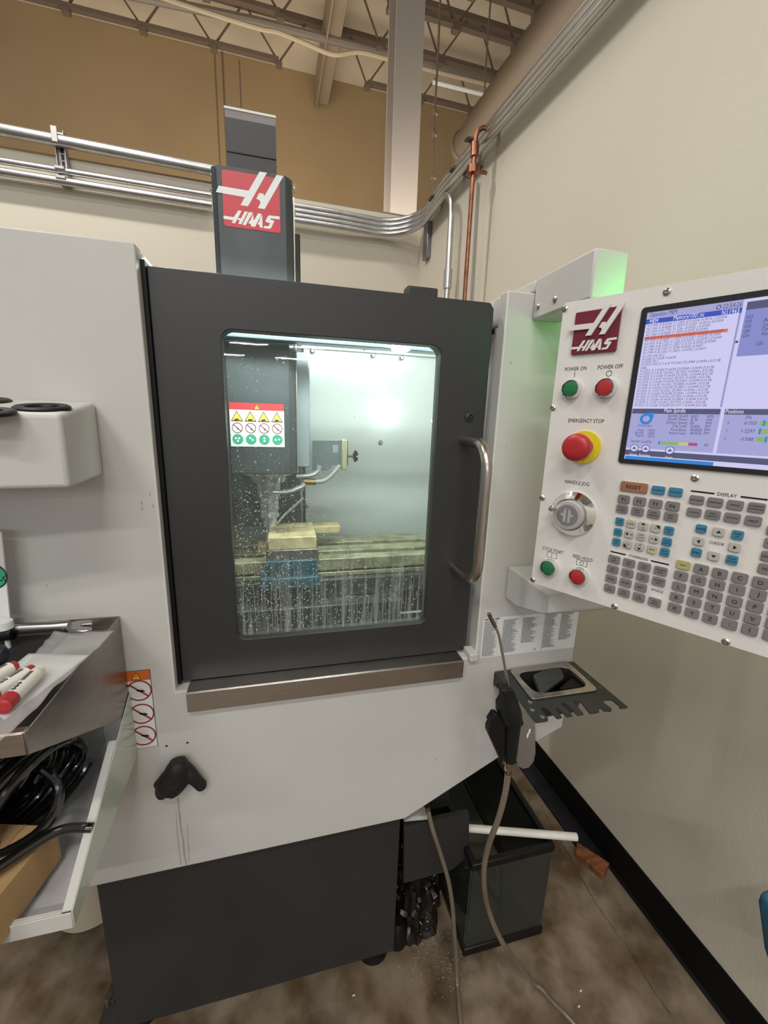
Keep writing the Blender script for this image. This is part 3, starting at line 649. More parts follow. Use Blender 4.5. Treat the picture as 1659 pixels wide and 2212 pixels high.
for k in range(4):
    u = sl+W1*(.13+.245*k)
    tri(hp, b, u, stp-H1*.30, H1*.24, n0+.0003, YEL, INK)
    hp.pts(b, [(u-.006, stp-H1*.37), (u+.002, stp-H1*.36), (u+.006, stp-H1*.39), (u-.004, stp-H1*.40)], n0+.0008, INK)
    nosign(hp, b, u, stp-H1*.57, H1*.12, n0+.0003, CRIM)
    hp.pts(b, [(u-.001, stp-H1*.62), (u+.003, stp-H1*.60), (u+.001, stp-H1*.55)], n0+.0003, INK)
    hp.disc(b, u, stp-H1*.83, H1*.12, n0+.0003, GRN)
    for dx, dz in (((-.004, .002), (.003, .002), (0, -.004)), ((-.002, .003), (.003, -.001)), ((0, .003), (0, -.003)), ((-.004, 0), (.004, .001)))[k]:
        hp.disc(b, u+dx, stp-H1*.83+dz, .0026, n0+.0006, WHITE, 8)
b.build('warning_sticker', head, smooth=False)
# front sticker with the orange header
b = MB(); fpn = Plane((0, YF, 0), X, Z, -Y)
fl, fr_ = fpn.px(247, 1550)[0], fpn.px(333, 1530)[0]; ft, fb = fpn.px(325, 1445)[1], fpn.px(340, 1611)[1]
fl = fr_-.088
fpn.rect(b, fl, fr_, fb, ft, .0007, INK); fpn.rect(b, fl+.0007, fr_-.0008, fb+.0008, ft-.0008, .001, WHITE); hh = ft-fb
fpn.rect(b, fl+.0007, fr_-.0008, ft-hh*.125, ft-.0008, .0013, ORANGE)
uc = fpn.px(294, 1457)[0]; tri(fpn, b, uc, ft-hh*.065, hh*.085, .0016, YEL, INK); fpn.rect(b, uc-.0006, uc+.0006, ft-hh*.09, ft-hh*.05, .002, INK)
for k in range(3):
    uu, vv = fpn.px(*((301, 1491), (307, 1541), (311, 1588))[k])
    nosign(fpn, b, uu, vv, hh*.13, .0014, CRIM)
    for j in range(5): fpn.rect(b, uu-.016+j*.001, uu+.016-j*.003, vv-.012+j*.005, vv-.0114+j*.005, .0012, scuf2)
    fpn.shape(b, [(uu-.006, vv+.002), (uu+.007, vv+.001), (uu+.010, vv-.004), (uu+.004, vv-.003), (uu-.001, vv-.002)], .0015, INK)
b.build('warning_sticker', mill, smooth=False)
# code list stickers on the right front
b = MB(); gl_, gr1, gr2 = fpn.px(1040, 1380)[0], fpn.px(1172, 1370)[0], fpn.px(1243, 1370)[0]
gt, gb = fpn.px(1041, 1336)[1], fpn.px(1033, 1422)[1]
for a_, c_ in ((gl_, gr1-.0006), (gr1+.0006, gr2)): fpn.rect(b, a_, c_, gb, gt, .0007, WHITE)
text(b, 'HAAS MILL G CODES', fpn.p(gl_+.003, gt-.0035, .0012), X, Z, .0058, INK, 'l', width=.036); text(b, 'HAAS MILL G CODES', fpn.p(gl_+.0034, gt-.0033, .0013), X, Z, .0058, INK, 'l', width=.036)
W2 = gr2-gl_
GREYI = mat('small_print', (0.045, 0.045, 0.045, 1), .6)
for ci, (u0_, u1_, nr) in enumerate(((.015, .16, 44), (.205, .37, 42), (.405, .56, 32), (.64, .775, 44), (.81, .955, 36))):
    for r_ in range(nr):
        v_ = gt-(.008 if ci < 3 else .003)-r_*(gt-gb-.011)/44; ln = (u1_-u0_)*W2*random.uniform(.55, 1)
        fpn.rect(b, gl_+u0_*W2, gl_+u0_*W2+.003, v_-.0009, v_, .0011, GREYI); x_ = .0038
        while x_ < ln: w_ = random.uniform(.002, .006); fpn.rect(b, gl_+u0_*W2+x_, gl_+u0_*W2+min(x_+w_, ln), v_-.0009, v_, .0011, GREYI); x_ += w_+.0008
fpn.ring(b, gl_+.565*W2, gb+.007, .003, .0008, .0011, INK, 12)
b.build('code_list_sticker', mill, smooth=False)
# ---- inside: spindle, hoses, programmable nozzle, vise and workpiece
CH2 = mat('wet_steel', (0.55, 0.57, 0.56, 1), .22, .5, noise_amt=.3, scale=60)
s0 = aY(580, 1030, 1.09); sxx, sy_ = s0.x, 1.09
zA = lambda py: aY(580, py, sy_).z
b = MB(); b.lathe((sxx, sy_, hbz), -Z, [(0, .06), (.012, .06), (.014, .045), (.03, .042), (.031, .03), (hbz-zA(1070), .028), (hbz-zA(1072), .024), (hbz-zA(1100), .024)], CH2, 32); b.build('spindle_nose', mill)
b = MB(); b.lathe((sxx, sy_, zA(1100)), -Z, [(0, .019), (.012, .024), (.02, .024), (.022, .018), (.045, .017), (.046, .011), (.09, .011), (.092, .006), (zA(1100)-zA(1195), .006)], CH2, 28); b.build('tool_holder', mill)
b = MB(); b.tube(smoothpath([aY(x, y, 1.05) for x, y in ((590, 1062), (620, 1062), (650, 1052), (658, 1045))], 5), .006, CH2, 10)
b.tube(smoothpath([aY(x, y, 1.05) for x, y in ((600, 1130), (615, 1112), (640, 1090), (655, 1075))], 5), .003, CH2, 8); b.build('coolant_nozzle', mill)
b = MB(); b.tube(smoothpath([aY(x, y, 1.10) for x, y in ((640, 1028), (672, 1026), (686, 1018), (690, 1005))], 5), .0065, CH2, 10)
b.tube(smoothpath([aY(x, y, 1.10) for x, y in ((660, 1040), (695, 1040), (715, 1028), (735, 1005))], 5), .0055, mat('braided_grey', (.30, .30, .27, 1), .4), 10)
b.cyl(aY(655, 1040, 1.10), aY(682, 1041, 1.10), .009, .009, mat('brass', (.35, .22, .10, 1), .3, 1), 8); b.build('coolant_hose', mill)
b = MB(); yq_ = 1.12; PL = mat('bracket_paint', (.10, .12, .125, 1), .4)
b.prism([aY(x, y, yq_) for x, y in ((675, 952), (718, 952), (718, 1008), (708, 1016), (675, 1018))], (0, .004, 0), PL)
b.prism([aY(x, y, yq_) for x, y in ((718, 952), (752, 952), (752, 1005), (718, 1005))], (0, .004, 0), PL, holes=[[aY(x, y, yq_) for x, y in ((719, 961), (731, 961), (731, 978), (719, 978))]])
b.build('nozzle_bracket', mill)
b = MB(); b.obox(aY(738, 1016, yq_-.01), aY(750, 1016, yq_-.01)-aY(738, 1016, yq_-.01), (0, .02, 0), (0, 0, aY(744, 950, yq_).z-aY(744, 1016, yq_).z), mat('amber_plate', (.42, .40, .24, 1), .3, .4)); b.build('nozzle_plate', mill, bevel=.003)
b = MB(); k0 = aY(752, 985, yq_-.01)
b.cyl(k0, k0+X*.016, .004, .004, MATS['brass'], 10)
for a_ in range(6): g = a_*math.pi/3; b.cyl(k0+X*.014, k0+X*.022+Y*.0+V((0, math.sin(g), math.cos(g)))*.014, .003, .005, BLACK, 8)
b.build('star_knob', mill)
CREAM = mat('coolant_covered_block', (0.62, 0.50, 0.26, 1), .45, noise_amt=.35, scale=35)
TBL = mat('coolant_covered_table', (0.42, 0.40, 0.24, 1), .3, .3, noise_amt=.5, scale=30)
BLUE = mat('vise_blue', (0.012, 0.085, 0.12, 1), .35, noise_amt=.4, scale=20)
WETD = mat('wet_dark_cast', (0.06, 0.065, 0.06, 1), .25, noise_amt=.5, scale=25)
yv = 1.0
def fbox(name, x0_, y0_, x1_, y1_, yf, dep, m, top=None, bev=.003, parent=mill):
    a = aY(x0_, y0_, yf); c = aY(x1_, y1_, yf); b = MB(); b.box(a.x, c.x, yf, yf+dep, c.z, a.z, m); return b.build(name, parent, bevel=bev)
fbox('workpiece', 578, 1162, 684, 1188, 1.02, .15, CREAM)
fbox('workpiece_stock', 596, 1140, 735, 1152, 1.16, .05, CREAM)
fbox('vise_jaw', 575, 1190, 688, 1212, 1.01, .05, mat('jaw_steel', (.22, .20, .18, 1), .3, .8, noise_amt=.4, scale=40))
fbox('vise_jaw', 556, 1180, 580, 1200, 1.10, .05, CREAM)
fbox('vise_body', 574, 1214, 686, 1252, 1.0, .22, BLUE)
fbox('vise_base', 560, 1253, 690, 1270, .985, .25, BLUE)
b = MB(); zt0 = aY(800, 1203, 1.05).z; zt1 = aY(800, 1240, 1.05).z
b.box(-.45, .45, 1.05, 1.27, zt1, zt1+.012, TBL); b.box(-.45, .45, 1.05, 1.09, zt1+.018, zt0, TBL); b.box(-.45, .45, 1.12, 1.17, zt1+.018, zt0, TBL); b.box(-.45, .45, 1.2, 1.27, zt1+.018, zt0, TBL); b.box(-.45, .45, 1.055, 1.26, zt1+.01, zt1+.02, WETD)
b.build('slotted_table', mill, bevel=.002)
b = MB(); b.box(-.45, .45, 1.03, 1.27, zt1-.05, zt1-.001, WETD); b.box(-.30, .30, .98, 1.28, zt1-.17, zt1-.052, WETD); b.box(-.2, .45, .99, 1.0, zt1-.10, zt1-.095, CH2); b.build('table_saddle', mill, bevel=.004)
b = MB(); b.prism([(-.6, 1.31, 1.02), (-.6, .83, .75), (.65, .83, .75), (.65, 1.31, 1.02)], (0, 0, -.006), mat('wet_grey_slope', (.12, .13, .12, 1), .3, .2, noise_amt=.5, scale=15)); b.build('inner_chip_slope', mill)
p = aY(931, 913, 1.0); b = MB(); b.cyl(p, p+V((.02, 0, .012)), .005, .005, WHITE, 10); b.build('wash_nozzle', mill)
# ---- pendant support: top arm and lower bracket
b = MB(); axr = .526; az0, az1 = 1.642, 1.713
b.box(.465, axr, .594, .748, az0, az1, PAINT); b.box(.465, axr, .7485, .82, 1.692, az1, PAINT); arm2 = b.build('pendant_arm', mill, bevel=.0035)
for q in ((1162, 663), (1199, 647)):
    b = MB(); p = aX(*q, .465); b.lathe(p, -X, [(0, .006), (.001, .006), (.0035, .003)], SCREW, 14); b.build('arm_bolt', arm2)
b = MB(); xb0, xb1 = .468, .60
pts_ = [(.748, 1.149), (.748, 1.076), (.70, 1.076), (.612, 1.102), (.600, 1.112), (.600, 1.146)]
b.prism([(xb0, y_, z_) for y_, z_ in pts_], (.135, 0, 0), PAINT); b.build('pendant_bracket', mill, bevel=.0035, seg=3)
# ================================================================== PENDANT
PK = .60/.68                               # metres per drawing unit of the pendant
po_ = aY(1147, 1258, .60); pU = V((.501, -.866, 0)).normalized()*PK; pN = V((-.866, -.501, 0)).normalized()*PK; pZ = Z*PK
pp = Plane(po_, pU, pZ, pN)
pen = thing('control_pendant', po_+pU*.3, 'grey CNC control pendant with lit screen, keypad and red emergency stop', 'control panel')
PW, PH = .62, .5185
def P2(cx_, cy_, k): # pixel within the two enlarged crops of the pendant
    return pp.px(1120+cx_/3.078, (520 if k == 0 else 980)+cy_/3.078)
b = MB(); b.prism([pp.p(u, v, 0) for u, v in rrect(0, PW, 0, PH, .006)], -pN*.004, PEND, holes=[[pp.p(u, v, 0) for u, v in ((.14, .262), (.53, .262), (.53, .484), (.14, .484))]]); b.build('face_plate', pen, bevel=.001)
b = MB(); b.obox(pp.p(.012, .03, -.0045), pU*(PW-.024), pZ*(PH-.05), -pN*.07, PEND); b.build('housing', pen, bevel=.006)
su0 = pp.px(1399, 676)[0]; sv1 = pp.px(1399, 676)[1]; sv0 = pp.px(1352, 991)[1]; su1 = su0+.40
BEZ = mat('screen_bezel_black', (.018, .018, .02, 1), .35)
b = MB(); bu = .008
b.prism([pp.p(u, v, -.0035) for u, v in rrect(su0-bu, su1+bu, sv0-bu*.9, sv1+bu, .005)], pN*.006, BEZ, holes=[[pp.p(u, v, -.0035) for u, v in ((su0, sv0), (su1, sv0), (su1, sv1), (su0, sv1))]]); b.build('screen_bezel', pen, bevel=.001)
# screen picture (a flat display)
LAV, LAV2, LAV3 = flat('scr_lavender', 'bcbdf2', .72), flat('scr_pale', 'd6d2fb', .90), flat('scr_blue_grey', 'a0a5ee', .68)
SBLUE, SGREY, STXT, SRED = flat('scr_title_blue', '4a62d8', .70), flat('scr_title_grey', '70739a', .55), flat('scr_text', '7c80a8', .40), flat('scr_highlight', 'f0826e', .72)
SLIN, SWH, SGN, SYE, SMG, SCY = flat('scr_text_dark', '6a6da0', .38), flat('scr_white', 'f0f0ff', .9), flat('scr_green', '9cd07c', .7), flat('scr_yellow', 'f0e090', .7), flat('scr_magenta', 'd05a90', .7), flat('scr_bar_blue', '3c8ee6', .8)
b = MB(); n = .0002
def P3(x_, y_): return pp.px(1350+x_/5.369, 640+y_/5.369)
def srect(x0_, y0_, x1_, y1_, nn, m):  # axis-aligned rectangle from two opposite corners picked in the enlarged crop
    (a, c), (d, e) = P3(x0_, y0_), P3(x1_, y1_); pp.rect(b, min(a, d), max(a, d), min(c, e), max(c, e), nn, m)
pp.rect(b, su0, su1, sv0, sv1, n, LAV2)
c_u = pp.px(1350+1390/5.369, 640+100/5.369)[0]    # column split
def vpx(x_, y_): return P3(x_, y_)[1]
v_t1 = vpx(280, 270); v_t2 = vpx(270, 325); cu2 = P3(1362, 150)[0]
v_code_b = vpx(110, 1285)
pp.rect(b, su0, cu2, v_t1, sv1, n*2, LAV)
pp.rect(b, su0, cu2, v_t2, v_t1, n*3, SBLUE)
cu3 = P3(1310, 230)[0]
pp.rect(b, su0+.001, cu3, v_code_b, v_t2, n*3, LAV2); pp.rect(b, cu3+.001, cu2, v_code_b, v_t2, n*3, LAV)
pp.rect(b, cu3+.003, cu3+.006, vpx(1265, 545), vpx(1265, 520), n*4, SLIN)
pp.rect(b, cu3+.0012, cu3+.0016, v_code_b, v_t2, n*4, SLIN)
def T(t, xa_, ya_2, xb_, yb_, h, m, nn=5):   # text between two corners picked in the enlarged crop
    (ua, va), (ub, vb) = P3(xa_, ya_2), P3(xb_, yb_); text(b, t, pp.p((ua+ub)/2, (va+vb)/2, n*nn), pU, pZ, h, m, width=ub-ua)
T('MEM', 293, 295, 386, 283, .0085, SWH); T('Memory/1001.nc', 565, 262, 922, 215, .0088, SWH); T('N11965', 1128, 190, 1330, 172, .0088, SWH)
T('Operation: MEM', 297, 228, 605, 185, .0085, SLIN); T('22:54:26', 1140, 120, 1362, 90, .0085, SLIN); u_, v_ = P3(1090, 128); pp.ring(b, u_, v_, .003, .001, n*5, SLIN, 12)
lines = ['N11945 X-8.0504 Y1.2405 Z-0.5026 i0.0016 j-0.0304;', 'N11950 X-8.0608 Y1.3059 Z-0.505 i-0.0016 j0.0304', 'N11955 X-8.1792 Y1.236 i-0.0592 j-0.0349;', 'N11960 X-8.0608 Y1.3059 i0.0592 j0.0349;', 'N11965 X-8.1792 Y1.236 Z-0.5255 i-0.0592 j-0.0349', 'N11970 X-8.0608 Y1.3059 Z-0.5261 i0.0592 j0.0349', 'N11975 X-8.1792 Y1.236 Z-0.5276 i-0.0592 j-0.0349', 'N11980 X-8.1230 Y1.2823 Z-0.53 i0.0592 j0.0349', 'N11985 X-8.1103 Y1.3396 i0.0032 j0.0607', 'N11990 X-8.1232 Y1.2823 i-0.0032 j-0.0607', 'N11995 G00 Z0.2', 'N12000 X-7.6268 Y0.6638', 'N12005 Z0.1;', 'N12010 G03 X-7.618 Y0.6362 Z0.0984 i0.0044 j-0.0138', 'F48.;',
 'N12015 X-7.6268 Y0.6638 Z0.0968 i-0.0044 j0.0138', 'N12020 X-7.618 Y0.6362 Z0.0952 i0.0044 j-0.0138;', 'N12025 X-7.6268 Y0.6638 Z0.0936 i-0.0044 j0.0138', 'N12030 X-7.618 Y0.6362 Z0.092 i0.0044 j-0.0138;', 'N12035 X-7.6268 Y0.6638 Z0.0904 i-0.0044 j0.0138', 'N12040 X-7.618 Y0.6362 Z0.0889 i0.0044 j-0.0138', 'N12045 X-7.6268 Y0.6638 Z0.0873 i-0.0044 j0.0138', 'N12050 X-7.618 Y0.6362 Z0.0857 i0.0044 j-0.0138', 'N12055 X-7.6268 Y0.6638 Z0.0841 i-0.0044 j0.0138', 'N12060 X-7.618 Y0.6362 Z0.0825 i0.0044 j-0.0138', 'N12065 X-7.6268 Y0.6638 Z0.0809 i-0.0044 j0.0138', 'N12070 X-7.618 Y0.6362 Z0.0793 i0.0044 j-0.0138', 'N12075 X-7.6268 Y0.6638 Z0.0777 i-0.0044 j0.0138']
nl = len(lines); lh = (v_t2-v_code_b-.001)/nl
pp.rect(b, su0+.0015, P3(1190, 410)[0], v_t2-.001-lh*5, v_t2-.001-lh*4, n*4, SRED)
for i, t in enumerate(lines): text(b, t, pp.p(su0+.003, v_t2-.001-lh*(i+.5), n*5), pU, pZ, .0052, STXT if i != 4 else flat('scr_red_text', 'c05a50', .5), 'l', width=(P3(1215, 250)[0]-P3(285, 350)[0])*len(t)/50)
# right of the code window
cu4 = cu2+.004
pp.rect(b, cu4, su1, v_t1+.010, sv1, n*3, SGREY); pp.rect(b, cu4, su1, v_t1-.004, v_t1+.006, n*3, SGREY); pp.rect(b, cu4, su1, vpx(1290, 700), v_t1-.004, n*3, LAV3)
for i, t in enumerate(('G03', 'G90', 'G40', 'G80', 'G54')): T(t, 1408-11*i, 243+54*i, 1485-11*i, 237+54*i, .0065, SLIN)
for i, t in enumerate(('Abs', 'Cutter', 'Cycle', 'Work')): T(t, 1610-10*i, 275+54*i, 1730-10*i, 268+54*i, .0065, SLIN)
T('G00', 1520, 551, 1603, 547, .0065, SLIN)
# lower windows
v_s1 = vpx(110, 1303); v_s2 = vpx(104, 1360); v_s3 = vpx(40, 1755)
pu2 = P3(1122, 1310)[0]; 
pp.rect(b, su0, cu2, v_s3, v_s1, n*3, LAV); pp.rect(b, su0+.001, cu2-.001, v_s2, v_s1, n*4, SGREY); T('Main Spindle', 458, 1330, 705, 1335, .0085, SWH)
pp.rect(b, cu4, su1, v_s3, v_s1, n*3, LAV); pp.rect(b, cu4, su1, v_s2, v_s1, n*4, SGREY); T('Positions', 1173, 1333, 1378, 1337, .0085, SWH)
u_, v_ = P3(248, 1422); pp.ring(b, u_, v_, .0088, .004, n*5, SCY, 20); pp.pts(b, [(u_+.001, v_+.0095), (u_+.0095, v_+.0095), (u_+.0095, v_+.001)], n*6, SCY)
T('Overrides', 155, 1497, 316, 1500, .0055, SLIN)
for i, (t, w_) in enumerate((('Feed:', '100%'), ('Spindle:', '100%'), ('Rapid:', '25%'))): T(t, (150, 112, 130)[i], 1550+34*i, 225-3*i, 1552+34*i, .0055, SLIN); T(w_, 272-3*i, 1554+34*i, 352-4*i, 1556+34*i, .0055, SLIN)
for i, (t, w_, x_, xl) in enumerate((('Spindle Speed:', '5001', 'RPM', 500), ('Spindle Power:', '0.9', 'KW', 497), ('Surface Speed:', '0', 'FPM', 480), ('Chip Load:', '0.004', 'IPT', 550), ('Feed Rate:', '48.0000', 'IPM', 537), ('Active Feed:', '48.0000', 'IPM', 510))):
    yy_ = 1390+39*i; T(t, xl, yy_, 738-6*i, yy_+2, .0060, SLIN); T(w_, 765-2*i, yy_+3, 765+(85, 75, 32, 104, 130, 124)[i], yy_+5, .0060, SLIN); T(x_, 955-8*i, yy_+4, 1028-11*i, yy_+6, .0057, SLIN)
T('Spindle Load(%)', 70, 1684, 312, 1688, .0057, SLIN); T('0%', 920, 1724, 972, 1726, .0060, SLIN)
for xa_, xb_, mm in ((390, 410, SCY), (412, 620, SGN), (620, 735, SYE), (735, 840, SMG)): (u0_, v0_), (u1_, v1_) = P3(xa_, 1698+(xa_-400)*.05), P3(xb_, 1698+(xb_-400)*.05); pp.rect(b, u0_, u1_, v0_-.0022, v0_+.0022, n*5, mm)
T('(IN)', 1400, 1407, 1470, 1408, .0065, SLIN)
for i, (t, w_) in enumerate((('X', '-0.1503'), ('Y', '1.2297'), ('Z', '-0.5088'))):
    yy_ = 1467+93*i; T(t, 1188-18*i, yy_, 1210-18*i, yy_, .006, SLIN); T(w_, 1375-18*i, yy_+2, 1528-19*i, yy_+3, .0068, SLIN)
    (u0_, v0_) = P3((1568, 1548, 1520)[i], yy_+5); pp.rect(b, u0_, u0_+.06, v0_-.003, v0_+.003, n*4, SGN); d_ = (.003, .0005, .009)[i]; pp.rect(b, u0_+d_, u0_+d_+.002, v0_-.004, v0_+.004, n*5, SCY)
v_b2 = vpx(30, 1845)
pp.rect(b, su0, su1, v_b2+.001, v_b2+.0095, n*3, SGREY)
for i, (x_, y_, t) in enumerate(((110, 1760, 'Setup'), (242, 1768, 'Running'), (522, 1788, 'Feed'))):
    u_, v_ = P3(x_, y_); pp.disc(b, u_, v_, .0062, n*4, SGREY, 16); pp.disc(b, u_, v_, .0052, n*5, LAV2, 16); pp.pts(b, [(u_-.003, v_-.0015), (u_+.003, v_-.0015), (u_, v_+.003)], n*6, SGREY); pp.text(b, t, u_, v_-.0105, .0048, n*6, SWH)
pp.rect(b, su0+.001, P3(1028, 1930)[0], sv0, v_b2-.0005, n*3, SCY)
b.build('screen', pen, smooth=False)
# lettering of the plate
b = MB()
def ptxt(t, x_, y_, k, h, w=None): u, v = P2(x_, y_, k); text(b, t, pp.p(u, v, .0003), pU, pZ, h, INK, width=w)
def wpx(x0_, x1_, y_, k): return P2(x1_, y_, k)[0]-P2(x0_, y_, k)[0]
ptxt('POWER ON', 380, 851, 0, .0092, wpx(310, 452, 851, 0)); ptxt('POWER OFF', 610, 838, 0, .0092, wpx(527, 693, 838, 0)); ptxt('EMERGENCY STOP', 447, 1197, 0, .0092, wpx(328, 567, 1197, 0))
ptxt('HANDLE JOG', 388, 197, 1, .0092, wpx(307, 470, 197, 1)); ptxt('CYCLE START', 228, 642, 1, .0092, wpx(157, 301, 642, 1)); ptxt('FEED HOLD', 427, 694, 1, .0092, wpx(360, 495, 694, 1))
ptxt('DISPLAY', 1387, 275, 1, .0074, wpx(1322, 1455, 275, 1)); ptxt('OVERRIDES', 797, 691, 1, .0066, wpx(730, 864, 691, 1)); ptxt('CURSOR', 1318, 596, 1, .0066, wpx(1268, 1370, 596, 1)); ptxt('SPINDLE', 922, 911, 1, .0060, wpx(880, 964, 911, 1))
def frame(u, v, w, h, t): 
    for a in ((u-w, u+w, v+h-t, v+h), (u-w, u+w, v-h, v-h+t), (u-w, u-w+t, v-h, v+h), (u+w-t, u+w, v-h, v+h)): pp.rect(b, *a, .0003, INK)
u, v = P2(373, 893, 0); pp.rect(b, u-.0005, u+.0005, v-.0036, v+.0046, .0003, INK); u, v = P2(602, 883, 0); pp.ring(b, u, v, .0047, .0009, .0003, INK)
u, v = P2(222, 675, 1); frame(u, v, .0095, .0056, .0007); pp.rect(b, u-.0004, u+.0004, v-.0038, v+.0038, .0003, INK)
u, v = P2(421, 728, 1); frame(u, v, .0095, .0056, .0007); pp.ring(b, u, v, .0036, .0008, .0003, INK, 16)
for (xa_, ya_2, xb_, yb_) in ((1147, 247, 1303, 266), (1477, 287, 1657, 306), (612, 650, 715, 671), (880, 712, 1000, 738)):
    (u0_, v0_), (u1_, v1_) = P2(xa_, ya_2, 1), P2(xb_, yb_, 1); vm = (v0_+v1_)/2; pp.rect(b, u0_, u1_, vm-.0012, vm+.0012, .0003, INK)
stuff(b.build('plate_lettering', pen, smooth=False))
# pendant screws
for x_, y_, k in ((307, 452, 0), (988, 340, 0), (230, 1111, 0), (1175, 162, 1), (160, 293, 1), (96, 838, 1), (640, 1015, 1), (1380, 1250, 1)):
    u, v = P2(x_, y_, k); b = MB(); b.lathe(pp.p(u, v, 0), pN, [(0, .0052), (.0012, .0052), (.0028, .0030), (.0028, .0018), (.0014, .0014)], SCREW, 18); b.build('plate_screw', pen)
# emblem
e0 = P2(357, 760, 0); e1 = P2(655, 735, 0); e2 = P2(385, 482, 0); eu0, eu1 = (e0[0]+e2[0])/2, P2(672, 600, 0)[0]; ev0, ev1 = (e0[1]+e1[1])/2, e2[1]
b = MB(); b.prism([pp.p(a, c, 0) for a, c in rrect(eu0, eu1, ev0, ev1, .002)], pN*.004, MAROON); em = b.build('emblem', pen, bevel=.0006)
b = MB(); logo(b, pp, eu0, eu1, ev0, ev1, .0042, PEND, ext=.003); b.build('emblem_mark', em, smooth=False)
# push buttons
def pushbutton(x_, y_, k, m, dx=12):
    u, v = P2(x_+dx, y_, k); b = MB(); b.lathe(pp.p(u, v, 0), pN, [(0, .0166), (.004, .0166), (.011, .0150), (.012, .0148), (.0125, .0132), (.010, .0125)], CHROME, 32); o = b.build('push_button', pen)
    b = MB(); b.lathe(pp.p(u, v, .010), pN, [(0, .0122), (.0018, .0122), (.0022, .0115)], m, 32); b.build('button_cap', o)
pushbutton(350, 987, 0, GREENB, 10); pushbutton(580, 980, 0, REDB, 8); pushbutton(205, 752, 1, GREENB, 6); pushbutton(402, 810, 1, REDB, 5)
# emergency stop
u, v = P2(437, 1372, 0); u += .0; b = MB(); b.lathe(pp.p(u, v, 0), pN, [(0, .0285), (.003, .0285), (.0035, .028)], YELR, 40); es = b.build('emergency_stop', pen)
b = MB(); b.lathe(pp.p(u, v, .003), pN, [(0, .016), (.018, .0155), (.022, .020), (.024, .0228), (.031, .0238), (.037, .0225), (.041, .0185), (.0425, .011), (.0428, .001)], RED, 40); b.build('mushroom_head', es)['label'] = 'red mushroom push head'
# jog wheel
u, v = P2(363, 398, 1); b = MB(); b.lathe(pp.p(u, v, 0), pN, [(0, .0405), (.004, .0405), (.008, .037), (.016, .030), (.018, .029)], CHROME, 96)
jw = b.build('jog_wheel', pen)
u2, v2 = u, v
b = MB(); b.lathe(pp.p(u2, v2, .018), pN, [(0, .0262), (.006, .0262), (.0085, .025), (.009, .0195), (.0085, .0190)], mat('dial_grey', (.50, .48, .46, 1), .35, .3), 48); b.build('dial', jw)
DM = mat('dial_mark', (.30, .30, .30, 1), .35, .5)
b = MB(); pl2 = Plane(pp.p(u2, v2, .027), pU, pZ, pN); pl2.disc(b, 0, 0, .0185, .0003, DM, 32)
for s_ in (-1, 1): pl2.shape(b, [(s_*.0016, -.013), (s_*.0066, -.012), (s_*.0066, -.002), (s_*.011, -.001), (s_*.011, .003), (s_*.0066, .003), (s_*.0060, .010), (s_*.0016, .013)], .0006, MATS['dial_grey'])
b.build('dial_emblem', jw, smooth=False)
a_ = pp.px(1120+232/3.078, 980+347/3.078, .036); b = MB(); kb = pp.p(a_[0], a_[1], .024); kb = pp.p(u2-.024, v2+.010, .024)
b.lathe(kb, pN, [(0, .004), (.010, .004), (.012, .0052), (.016, .0052), (.0175, .003)], CHROME, 20); b.build('crank_knob', jw)
